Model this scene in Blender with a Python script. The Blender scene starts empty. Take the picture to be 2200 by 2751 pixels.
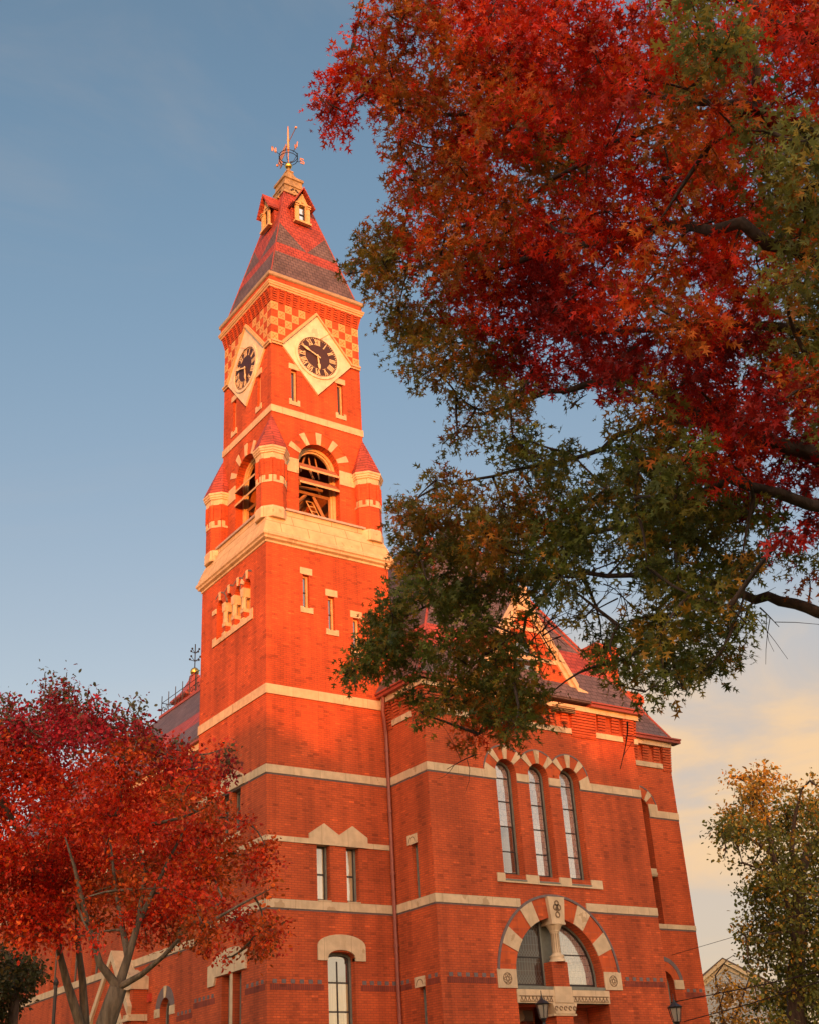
import bpy, math, random
import numpy as np
from mathutils import Vector, Matrix
from mathutils.geometry import tessellate_polygon

# ------------------------------------------------------------------ camera
SC = bpy.context.scene
COL = SC.collection
rad = math.radians
YAW, PITCH, ROLL = rad(35.601), rad(27.328), rad(-3.547)
CAM = Vector((-25.267, -47.251, 1.6))
FPX = 3313.23                                   # focal length for a 2200 px wide picture
_f = Vector((math.cos(PITCH)*math.sin(YAW), math.cos(PITCH)*math.cos(YAW), math.sin(PITCH)))
_r0 = Vector((math.cos(YAW), -math.sin(YAW), 0)); _u0 = _r0.cross(_f)
_r = _r0*math.cos(ROLL) + _u0*math.sin(ROLL); _u = _u0*math.cos(ROLL) - _r0*math.sin(ROLL)
cam_d = bpy.data.cameras.new("camera"); cam = bpy.data.objects.new("camera", cam_d); COL.objects.link(cam)
cam_d.sensor_fit = 'HORIZONTAL'; cam_d.sensor_width = 36.0; cam_d.lens = 36.0*FPX/2200.0
cam_d.clip_start = 0.1; cam_d.clip_end = 5000
cam.matrix_world = Matrix(((_r.x, _u.x, -_f.x, CAM.x), (_r.y, _u.y, -_f.y, CAM.y), (_r.z, _u.z, -_f.z, CAM.z), (0, 0, 0, 1)))
SC.camera = cam

def at(u, v, d):
    """world point at distance d along the line of sight through photo position (u, v)"""
    w = _r*((u-1100.0)/FPX) - _u*((v-1375.5)/FPX) + _f
    return CAM + w.normalized()*d

# ------------------------------------------------------------------ sky, sun, exposure
SUN_EL, SUN_AZ = rad(3.4), math.atan2(-0.50, -0.866)     # compass: angle of (x, y) = (sin, cos)
W = bpy.data.worlds.new("World"); SC.world = W; W.use_nodes = True
nt = W.node_tree; nt.nodes.clear()
def wn(t, **k):
    n = nt.nodes.new(t)
    for a, b in k.items(): setattr(n, a, b)
    return n
wl = nt.links.new
out = wn('ShaderNodeOutputWorld'); bg = wn('ShaderNodeBackground'); bg.inputs['Strength'].default_value = 0.15
sky = wn('ShaderNodeTexSky', sky_type='NISHITA', sun_disc=False, sun_elevation=SUN_EL, sun_rotation=SUN_AZ,
         altitude=10.0, air_density=1.0, dust_density=1.6, ozone_density=1.4)
tc = wn('ShaderNodeTexCoord'); sep = wn('ShaderNodeSeparateXYZ'); wl(tc.outputs['Generated'], sep.inputs[0])
# thin evening clouds low in the sky, lit peach, thickest towards +x
mp = wn('ShaderNodeMapping'); mp.inputs['Scale'].default_value = (1.7, 1.7, 6.0); wl(tc.outputs['Generated'], mp.inputs[0])
nz = wn('ShaderNodeTexNoise'); nz.inputs['Scale'].default_value = 2.3; nz.inputs['Detail'].default_value = 9.0; nz.inputs['Roughness'].default_value = 0.56
nz.inputs['Distortion'].default_value = 0.5
wl(mp.outputs[0], nz.inputs['Vector'])
rmp = wn('ShaderNodeMapRange', interpolation_type='SMOOTHERSTEP'); rmp.inputs['From Min'].default_value = 0.36; rmp.inputs['From Max'].default_value = 0.64
wl(nz.outputs['Fac'], rmp.inputs['Value'])
low = wn('ShaderNodeMapRange', interpolation_type='SMOOTHSTEP'); low.inputs['From Min'].default_value = 0.41; low.inputs['From Max'].default_value = 0.26
low.inputs['To Min'].default_value = 0.0; low.inputs['To Max'].default_value = 1.0
wl(sep.outputs['Z'], low.inputs['Value'])
dirn = wn('ShaderNodeVectorMath', operation='DOT_PRODUCT'); dirn.inputs[1].default_value = (0.80, 0.60, 0.0); wl(tc.outputs['Generated'], dirn.inputs[0])
side = wn('ShaderNodeMapRange', interpolation_type='SMOOTHSTEP'); side.inputs['From Min'].default_value = 0.84; side.inputs['From Max'].default_value = 0.95
wl(dirn.outputs['Value'], side.inputs['Value'])
def wm(op, a, b):
    n = wn('ShaderNodeMath', operation=op)
    for i, x in enumerate((a, b)):
        if isinstance(x, (int, float)): n.inputs[i].default_value = x
        else: wl(x, n.inputs[i])
    return n.outputs[0]
cov = wm('MULTIPLY', wm('MULTIPLY', low.outputs[0], side.outputs[0]), wm('ADD', wm('MULTIPLY', rmp.outputs[0], 0.2), 0.8))
cloudcol = wn('ShaderNodeMix', data_type='RGBA')
wl(rmp.outputs[0], cloudcol.inputs['Factor'])
cloudcol.inputs['A'].default_value = (1.62, 1.30, 1.06, 1); cloudcol.inputs['B'].default_value = (2.35, 1.60, 0.92, 1)
tint = wn('ShaderNodeMix', data_type='RGBA', blend_type='MULTIPLY'); tint.inputs['Factor'].default_value = 1.0
tint.inputs['B'].default_value = (0.92, 1.0, 0.97, 1)
wl(sky.outputs[0], tint.inputs['A'])
# grey evening haze: dulls the lower sky
hz_ = wn('ShaderNodeMapRange', interpolation_type='SMOOTHSTEP'); hz_.inputs['From Min'].default_value = 0.28; hz_.inputs['From Max'].default_value = 0.72; wl(sep.outputs['Z'], hz_.inputs['Value'])
hzc = wn('ShaderNodeMix', data_type='RGBA'); hzc.inputs['A'].default_value = (1.14, 0.88, 0.83, 1); hzc.inputs['B'].default_value = (0.96, 0.97, 0.98, 1)
wl(hz_.outputs[0], hzc.inputs['Factor']); wl(hzc.outputs['Result'], tint.inputs['B'])
wsp = wn('ShaderNodeMapping'); wsp.inputs['Scale'].default_value = (1.0, 2.2, 3.4); wsp.inputs['Rotation'].default_value = (0.2, 0.1, 0.7); wl(tc.outputs['Generated'], wsp.inputs[0])
wsn = wn('ShaderNodeTexNoise'); wsn.inputs['Scale'].default_value = 2.0; wsn.inputs['Detail'].default_value = 8.0; wsn.inputs['Roughness'].default_value = 0.6; wsn.inputs['Distortion'].default_value = 0.8; wl(wsp.outputs[0], wsn.inputs['Vector'])
wsr = wn('ShaderNodeMapRange', interpolation_type='SMOOTHSTEP'); wsr.inputs['From Min'].default_value = 0.45; wsr.inputs['From Max'].default_value = 0.75; wsr.inputs['To Max'].default_value = 0.11; wl(wsn.outputs['Fac'], wsr.inputs['Value'])
cov = wm('MAXIMUM', cov, wsr.outputs[0])
mixc = wn('ShaderNodeMix', data_type='RGBA'); wl(cov, mixc.inputs['Factor']); wl(tint.outputs['Result'], mixc.inputs['A']); wl(cloudcol.outputs['Result'], mixc.inputs['B'])
# broad warm glow added round the setting sun (behind the viewer) to lift the shaded walls
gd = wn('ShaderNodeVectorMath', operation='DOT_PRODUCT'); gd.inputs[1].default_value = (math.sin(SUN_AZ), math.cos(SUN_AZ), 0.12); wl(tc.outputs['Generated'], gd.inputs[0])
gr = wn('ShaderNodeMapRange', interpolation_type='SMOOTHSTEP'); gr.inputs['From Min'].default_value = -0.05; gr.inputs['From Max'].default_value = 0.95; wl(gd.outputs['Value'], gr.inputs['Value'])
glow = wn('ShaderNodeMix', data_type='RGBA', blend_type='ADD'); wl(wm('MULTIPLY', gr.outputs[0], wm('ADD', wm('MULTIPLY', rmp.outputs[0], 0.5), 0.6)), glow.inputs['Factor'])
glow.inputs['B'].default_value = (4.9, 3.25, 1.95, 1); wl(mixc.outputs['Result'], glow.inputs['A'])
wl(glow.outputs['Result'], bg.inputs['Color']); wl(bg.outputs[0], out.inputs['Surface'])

sun_d = bpy.data.lights.new("sun", 'SUN'); sun = bpy.data.objects.new("sun", sun_d); COL.objects.link(sun)
sun_d.energy = 2.0; sun_d.angle = rad(0.5); sun_d.color = (1.0, 0.23, 0.015)
SUNV = Vector((math.sin(SUN_AZ)*math.cos(SUN_EL), math.cos(SUN_AZ)*math.cos(SUN_EL), math.sin(SUN_EL)))
sun.rotation_euler = SUNV.to_track_quat('Z', 'Y').to_euler(); sun.location = SUNV*200
SC.view_settings.view_transform = 'Standard'; SC.view_settings.look = 'None'
SC.view_settings.exposure = 1.42; SC.view_settings.gamma = 1.0
SC.cycles.max_bounces = 6; SC.cycles.transparent_max_bounces = 8

# ------------------------------------------------------------------ materials
class Mat:
    def __init__(s, name):
        s.m = bpy.data.materials.new(name); s.m.use_nodes = True; s.t = s.m.node_tree; s.t.nodes.clear()
        s.out = s.n('ShaderNodeOutputMaterial')
    def n(s, t, ins=None, **k):
        x = s.t.nodes.new(t)
        for a, b in k.items(): setattr(x, a, b)
        for a, b in (ins or {}).items(): s.set(x.inputs[a], b)
        return x
    def set(s, sock, v):
        if isinstance(v, bpy.types.NodeSocket): s.t.links.new(v, sock)
        else: sock.default_value = v
    def math(s, op, a, b=0.0, c=None):
        x = s.n('ShaderNodeMath', operation=op); s.set(x.inputs[0], a); s.set(x.inputs[1], b)
        if c is not None: s.set(x.inputs[2], c)
        return x.outputs[0]
    def mix(s, f, a, b, mode='MIX'):
        x = s.n('ShaderNodeMix', data_type='RGBA', blend_type=mode)
        s.set(x.inputs['Factor'], f); s.set(x.inputs['A'], a); s.set(x.inputs['B'], b); return x.outputs['Result']
    def noise(s, vec, scale, detail=3.0, rough=0.55):
        return s.n('ShaderNodeTexNoise', {'Vector': vec, 'Scale': scale, 'Detail': detail, 'Roughness': rough}).outputs['Fac']
    def rng(s, v, a, b, c=0.0, d=1.0):
        return s.n('ShaderNodeMapRange', {'Value': v, 'From Min': a, 'From Max': b, 'To Min': c, 'To Max': d}, interpolation_type='SMOOTHSTEP').outputs[0]
    def bsdf(s, **k):
        b = s.n('ShaderNodeBsdfPrincipled')
        for a, v in k.items(): s.set(b.inputs[a.replace('_', ' ')], v)
        return b
    def done(s, sh): s.t.links.new(sh, s.out.inputs['Surface']); return s.m
    def wallvec(s):
        """(along the wall, height) in metres, from position and face direction"""
        g = s.n('ShaderNodeNewGeometry'); p = s.n('ShaderNodeSeparateXYZ', {0: g.outputs['Position']}); q = s.n('ShaderNodeSeparateXYZ', {0: g.outputs['True Normal']})
        c = s.math('GREATER_THAN', s.math('ABSOLUTE', q.outputs[0]), s.math('ABSOLUTE', q.outputs[1]))
        u = s.math('ADD', s.math('MULTIPLY', p.outputs[1], c), s.math('MULTIPLY', p.outputs[0], s.math('SUBTRACT', 1.0, c)))
        v = s.n('ShaderNodeCombineXYZ', {0: u, 1: p.outputs[2], 2: 0.0})
        return v.outputs[0], u, p.outputs[2], g.outputs['Position']
def rgb(*c): return (c[0], c[1], c[2], 1.0)

def brick_mat(name, c1, c2, mortar, w=0.30, h=0.10):
    m = Mat(name); vec, u, z, pos = m.wallvec()
    b = m.n('ShaderNodeTexBrick', {'Vector': vec, 'Color1': rgb(*c1), 'Color2': rgb(*c2), 'Mortar': rgb(*mortar), 'Scale': 1.0, 'Mortar Size': 0.013,
            'Mortar Smooth': 0.3, 'Bias': -0.2, 'Brick Width': w, 'Row Height': h})
    big = m.rng(m.noise(pos, 0.35, 4.0), 0.3, 0.7, 0.80, 1.12)
    vs = m.n('ShaderNodeVectorMath', {0: vec, 1: (3.333, 10.0, 1.0)}, operation='MULTIPLY').outputs[0]
    sn = m.n('ShaderNodeVectorMath', {0: vs}, operation='FLOOR').outputs[0]
    wn_ = m.n('ShaderNodeTexWhiteNoise', {'Vector': sn}, noise_dimensions='3D').outputs['Value']
    dark = m.rng(wn_, 0.86, 1.0, 1.0, 0.70)
    light = m.rng(wn_, 0.0, 0.03, 1.35, 1.0)
    grime = m.rng(m.noise(m.n('ShaderNodeVectorMath', {0: pos, 1: (1.5, 1.5, .12)}, operation='MULTIPLY').outputs[0], 1.0, 5.0), 0.38, 0.72, 1.07, 0.76)
    f = m.math('MULTIPLY', m.math('MULTIPLY', big, grime), m.math('MULTIPLY', dark, light))
    fv = m.n('ShaderNodeCombineXYZ', {0: f, 1: f, 2: f}).outputs[0]
    col = m.mix(1.0, b.outputs['Color'], fv, 'MULTIPLY')
    bm = m.n('ShaderNodeBump', {'Strength': 0.35, 'Distance': 0.012, 'Height': b.outputs['Fac']}, invert=True)
    return m.done(m.bsdf(Base_Color=col, Roughness=0.85, Normal=bm.outputs[0]).outputs[0])

def stone_mat(name, c, peel=(0.40, 0.29, 0.18), rough=0.8, joints=False, peels=True, jw=0):
    m = Mat(name); vec, u, z, pos = m.wallvec()
    f = m.rng(m.noise(pos, 2.2, 6.0), 0.3, 0.7, 0.86, 1.08)
    fv = m.n('ShaderNodeCombineXYZ', {0: f, 1: f, 2: f}).outputs[0]
    col = m.mix(1.0, rgb(*c), fv, 'MULTIPLY')
    if peels:
        k = m.rng(m.noise(pos, 0.8, 4.0, 0.6), 0.625, 0.645)
        col = m.mix(m.math('MULTIPLY', k, 0.75), col, rgb(*peel))
    st = m.rng(m.noise(m.n('ShaderNodeVectorMath', {0: pos, 1: (5, 5, .5)}, operation='MULTIPLY').outputs[0], 1.0, 4.0), 0.55, 0.8)
    col = m.mix(m.math('MULTIPLY', st, 0.3), col, rgb(c[0]*.55, c[1]*.5, c[2]*.45))
    h = m.noise(pos, 14.0, 4.0)
    if jw:
        j = m.math('LESS_THAN', m.math('FRACT', m.math('MULTIPLY', u, 1/jw)), 0.016)
        blk = m.n('ShaderNodeTexWhiteNoise', {'Vector': m.n('ShaderNodeVectorMath', {0: m.n('ShaderNodeVectorMath', {0: vec, 1: (1/jw, .8, 1)}, operation='MULTIPLY').outputs[0]}, operation='FLOOR').outputs[0]}, noise_dimensions='3D').outputs['Value']
        t_ = m.math('ADD', 0.92, m.math('MULTIPLY', blk, 0.12)); col = m.mix(1.0, col, m.n('ShaderNodeCombineXYZ', {0: t_, 1: t_, 2: t_}).outputs[0], 'MULTIPLY')
        col = m.mix(m.math('MULTIPLY', j, 0.55), col, rgb(.22, .16, .10))
        drip = m.rng(m.noise(m.n('ShaderNodeVectorMath', {0: pos, 1: (3.2, 3.2, .35)}, operation='MULTIPLY').outputs[0], 1.0, 5.0, .65), 0.52, 0.72)
        col = m.mix(m.math('MULTIPLY', drip, 0.35), col, rgb(c[0]*.62, c[1]*.56, c[2]*.5))
    if joints:
        b = m.n('ShaderNodeTexBrick', {'Vector': vec, 'Color1': rgb(1, 1, 1), 'Color2': rgb(.93, .92, .9), 'Mortar': rgb(.42, .3, .22), 'Scale': 1.0, 'Mortar Size': 0.014,
                'Brick Width': 1.55, 'Row Height': 0.62, 'Mortar Smooth': 0.2})
        col = m.mix(1.0, col, b.outputs['Color'], 'MULTIPLY')
    bm = m.n('ShaderNodeBump', {'Strength': 0.25, 'Distance': 0.02, 'Height': h})
    return m.done(m.bsdf(Base_Color=col, Roughness=rough, Normal=bm.outputs[0]).outputs[0])

RED_S = (0.37, 0.066, 0.048); GREY_S = (0.135, 0.105, 0.125)
def slate_mat(name, mode, a=0, b=0, k=0.0, course=0.25, bw=0.34):
    m = Mat(name); vec, u, z, pos = m.wallvec()
    br = m.n('ShaderNodeTexBrick', {'Vector': vec, 'Color1': rgb(1, 1, 1), 'Color2': rgb(.78, .76, .78), 'Mortar': rgb(.34, .31, .33), 'Scale': 1.0, 'Mortar Size': 0.026,
            'Mortar Smooth': 0.6, 'Brick Width': bw, 'Row Height': course, 'Bias': 0.0})
    if mode == 'red': fac = 1.0
    elif mode == 'band': fac = m.math('MULTIPLY', m.math('GREATER_THAN', z, a), m.math('LESS_THAN', z, b))
    else:   # spire: red band, grey triangles at the hips, red above
        band = m.math('MULTIPLY', m.math('GREATER_THAN', z, 47.15), m.math('LESS_THAN', z, 48.02))
        tri = m.math('GREATER_THAN', z, m.math('ADD', 48.0, m.math('MULTIPLY', m.math('ABSOLUTE', m.math('SUBTRACT', u, 3.5)), 1.28)))
        fac = m.math('MAXIMUM', band, tri)
    base = m.mix(fac, rgb(*GREY_S), rgb(*RED_S))
    f = m.rng(m.noise(pos, 1.1, 6.0, .65), 0.3, 0.7, 0.70, 1.18)
    fv = m.n('ShaderNodeCombineXYZ', {0: f, 1: f, 2: f}).outputs[0]
    col = m.mix(1.0, m.mix(1.0, base, br.outputs['Color'], 'MULTIPLY'), fv, 'MULTIPLY')
    bm = m.n('ShaderNodeBump', {'Strength': 0.5, 'Distance': 0.02, 'Height': br.outputs['Fac']}, invert=True)
    return m.done(m.bsdf(Base_Color=col, Roughness=0.62, Normal=bm.outputs[0]).outputs[0])

def plain_mat(name, c, rough=0.6, metal=0.0, var=0.12, scale=6.0):
    m = Mat(name); g = m.n('ShaderNodeNewGeometry')
    f = m.rng(m.noise(g.outputs['Position'], scale, 4.0), 0.3, 0.7, 1.0-var, 1.0+var)
    fv = m.n('ShaderNodeCombineXYZ', {0: f, 1: f, 2: f}).outputs[0]
    return m.done(m.bsdf(Base_Color=m.mix(1.0, rgb(*c), fv, 'MULTIPLY'), Roughness=rough, Metallic=metal).outputs[0])

def glass_mat(name, inner, refl=0.5, lead=None, tintc=(0.9, 0.92, 0.95)):
    """window glass: mirror reflection over whatever hangs or stands behind it"""
    m = Mat(name); vec, u, z, pos = m.wallvec()
    col = rgb(*inner)
    wob = m.n('ShaderNodeBump', {'Strength': 0.12, 'Distance': 0.03, 'Height': m.noise(pos, 1.3, 2.0)})
    if lead == 'blind':
        col = m.mix(m.rng(m.noise(m.n('ShaderNodeVectorMath', {0: pos, 1: (14, 14, .2)}, operation='MULTIPLY').outputs[0], 1.0, 2.0), .3, .7), col, rgb(inner[0]*.7, inner[1]*.68, inner[2]*.6))
    elif lead == 'faint':
        b = m.n('ShaderNodeTexBrick', {'Vector': vec, 'Color1': rgb(1, 1, 1), 'Color2': rgb(.84, .86, .88), 'Mortar': rgb(.70, .72, .74), 'Scale': 1.0, 'Mortar Size': 0.012, 'Brick Width': .30, 'Row Height': .23, 'Offset': 0.0} if False else
                {'Vector': vec, 'Color1': rgb(1, 1, 1), 'Color2': rgb(.70, .74, .80), 'Mortar': rgb(.45, .47, .50), 'Scale': 1.0, 'Mortar Size': 0.012, 'Brick Width': .24, 'Row Height': .27})
        col = m.mix(1.0, col, b.outputs['Color'], 'MULTIPLY')
    elif lead:
        # leading: rows of small panes with a lattice of diamonds every metre
        zz = m.math('FRACT', m.math('MULTIPLY', z, 0.9)); row = m.math('LESS_THAN', zz, 0.32)
        uu = m.math('MULTIPLY', u, 6.5); zd = m.math('MULTIPLY', z, 5.0)
        d1 = m.math('ABSOLUTE', m.math('SUBTRACT', m.math('FRACT', m.math('ADD', uu, zd)), 0.5))
        d2 = m.math('ABSOLUTE', m.math('SUBTRACT', m.math('FRACT', m.math('SUBTRACT', uu, zd)), 0.5))
        dia = m.math('LESS_THAN', m.math('MINIMUM', d1, d2), 0.11)
        v1 = m.math('LESS_THAN', m.math('ABSOLUTE', m.math('SUBTRACT', m.math('FRACT', uu), 0.5)), 0.10)
        v2 = m.math('LESS_THAN', m.math('ABSOLUTE', m.math('SUBTRACT', m.math('FRACT', m.math('MULTIPLY', z, 2.7)), 0.5)), 0.03)
        rect = m.math('MAXIMUM', v1, v2)
        lead_f = m.math('ADD', m.math('MULTIPLY', dia, row), m.math('MULTIPLY', rect, m.math('SUBTRACT', 1.0, row)))
        pane = m.n('ShaderNodeTexWhiteNoise', {'Vector': m.n('ShaderNodeVectorMath', {0: m.n('ShaderNodeVectorMath', {0: vec, 1: (6.5, 5.0, 1)}, operation='MULTIPLY').outputs[0]}, operation='FLOOR').outputs[0]}, noise_dimensions='3D').outputs['Value']
        col = m.mix(m.math('MULTIPLY', pane, 0.55), col, rgb(inner[0]*.35+.05, inner[1]*.3+.03, inner[2]*.3+.02))
        col = m.mix(lead_f, col, rgb(0.09, 0.095, 0.095))
    d = m.n('ShaderNodeBsdfDiffuse', {'Color': col})
    g = m.n('ShaderNodeBsdfGlossy', {'Color': rgb(*tintc), 'Roughness': 0.03, 'Normal': wob.outputs[0]})
    fr = m.n('ShaderNodeFresnel', {'IOR': 1.5})
    fac = m.math('MINIMUM', m.math('ADD', fr.outputs[0], refl), 1.0)
    x = m.n('ShaderNodeMixShader', {0: fac, 1: d.outputs[0], 2: g.outputs[0]})
    return m.done(x.outputs[0])

def leaf_mat(name, trans=0.35, gain=1.0):
    m = Mat(name); a = m.n('ShaderNodeAttribute', attribute_name='leafcol')
    a = m.n('ShaderNodeHueSaturation', {'Hue': 0.5, 'Saturation': 1.0, 'Value': gain, 'Color': a.outputs['Color']})
    d = m.bsdf(Base_Color=a.outputs['Color'], Roughness=0.55)
    t = m.n('ShaderNodeBsdfTranslucent', {'Color': a.outputs['Color']})
    x = m.n('ShaderNodeMixShader', {0: trans, 1: d.outputs[0], 2: t.outputs[0]})
    return m.done(x.outputs[0])

def bark_mat(name, c):
    m = Mat(name); g = m.n('ShaderNodeNewGeometry')
    v = m.n('ShaderNodeVectorMath', {0: g.outputs['Position'], 1: (9, 9, 1.6)}, operation='MULTIPLY').outputs[0]
    h = m.noise(v, 1.0, 6.0, 0.65)
    col = m.mix(m.rng(h, 0.35, 0.65), rgb(c[0]*.45, c[1]*.45, c[2]*.45), rgb(*c))
    bm = m.n('ShaderNodeBump', {'Strength': 0.8, 'Distance': 0.04, 'Height': h})
    return m.done(m.bsdf(Base_Color=col, Roughness=0.9, Normal=bm.outputs[0]).outputs[0])

BRICK = brick_mat('red_brick', (0.53, 0.094, 0.024), (0.44, 0.072, 0.019), (0.29, 0.062, 0.026))
BRICK_A = brick_mat('gauged_arch_brick', (0.50, 0.092, 0.022), (0.44, 0.075, 0.02), (0.38, 0.085, 0.045), w=0.5, h=0.5)
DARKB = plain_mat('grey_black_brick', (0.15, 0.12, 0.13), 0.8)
STONE = stone_mat('painted_cream_stone', (0.60, 0.485, 0.34), jw=1.35)
STONE_J = stone_mat('cream_stone_blocks', (0.60, 0.47, 0.30), joints=True)
STONE_D = stone_mat('stained_cream_stone', (0.55, 0.40, 0.24), peels=False)
CHECK = stone_mat('carved_checker_stone', (0.56, 0.36, 0.16), peels=False)
MARBLE = stone_mat('pale_marble', (0.72, 0.65, 0.53), peel=(0.52, 0.44, 0.36))
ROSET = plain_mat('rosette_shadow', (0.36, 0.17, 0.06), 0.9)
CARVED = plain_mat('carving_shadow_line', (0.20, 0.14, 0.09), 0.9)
SPIRE = slate_mat('spire_slate', 'spire')
REDSL = slate_mat('red_turret_slate', 'red', course=0.19, bw=0.9)
HALLSL = slate_mat('hall_slate', 'band', 23.3, 24.7, course=0.28, bw=0.42)
BLOCKSL = slate_mat('entrance_roof_slate', 'band', 23.0, 24.6, course=0.26, bw=0.40)
WINGSL = slate_mat('wing_slate', 'band', 23.0, 24.6, course=0.26, bw=0.40)
COPPER = plain_mat('red_painted_metal', (0.28, 0.06, 0.045), 0.5)
GUTTER = plain_mat('dull_metal_gutter', (0.33, 0.27, 0.19), 0.6)
PIPE = plain_mat('downpipe_paint', (0.26, 0.075, 0.06), 0.45)
FRAME = plain_mat('green_grey_frame', (0.16, 0.18, 0.165), 0.5)
SASH = plain_mat('dark_sash', (0.022, 0.018, 0.02), 0.45)
TIMBER = plain_mat('cream_painted_timber', (0.55, 0.40, 0.22), 0.7)
OLDWOOD = plain_mat('weathered_timber', (0.30, 0.11, 0.055), 0.8)
RAWWOOD = plain_mat('raw_timber', (0.36, 0.19, 0.09), 0.8)
DARKIN = plain_mat('dark_interior', (0.035, 0.028, 0.028), 0.9)
SHEET = plain_mat('metal_sill_cover', (0.42, 0.36, 0.34), 0.5)
IRON = plain_mat('black_iron', (0.014, 0.014, 0.018), 0.5)
GOLD = plain_mat('gilded_metal', (0.85, 0.55, 0.16), 0.28, 1.0, 0.05)
COPPERY = plain_mat('copper_vane', (0.70, 0.36, 0.22), 0.45, 0.3)
CREST = plain_mat('aged_bronze_cap', (0.30, 0.235, 0.13), 0.55, 0.0, 0.3, 3.0)
DIAL = plain_mat('maroon_dial', (0.045, 0.014, 0.012), 0.5)
NUM = plain_mat('gilt_numeral', (0.70, 0.60, 0.38), 0.5)
DOORW = plain_mat('brown_door_wood', (0.20, 0.055, 0.025), 0.45)
G_SKY = glass_mat('storm_glass', (0.40, 0.38, 0.35), 0.42, 'lead')
G_LEAD = glass_mat('leaded_glass', (0.045, 0.034, 0.03), 0.03, 'lead')  # hardly mirrors: the dark of reflected trees is put into its colour
G_STORM = glass_mat('storm_glass_over_leading', (0.40, 0.38, 0.37), 0.36, 'faint')
G_BLIND = glass_mat('blind_glass', (0.50, 0.44, 0.28), 0.28, 'blind')
G_DARK = glass_mat('dark_glass', (0.03, 0.03, 0.035), 0.30)
G_DIM = glass_mat('dim_curtained_glass', (0.16, 0.14, 0.11), 0.25, 'blind')
G_LAMP = glass_mat('lantern_glass', (0.30, 0.28, 0.26), 0.25)

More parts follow.
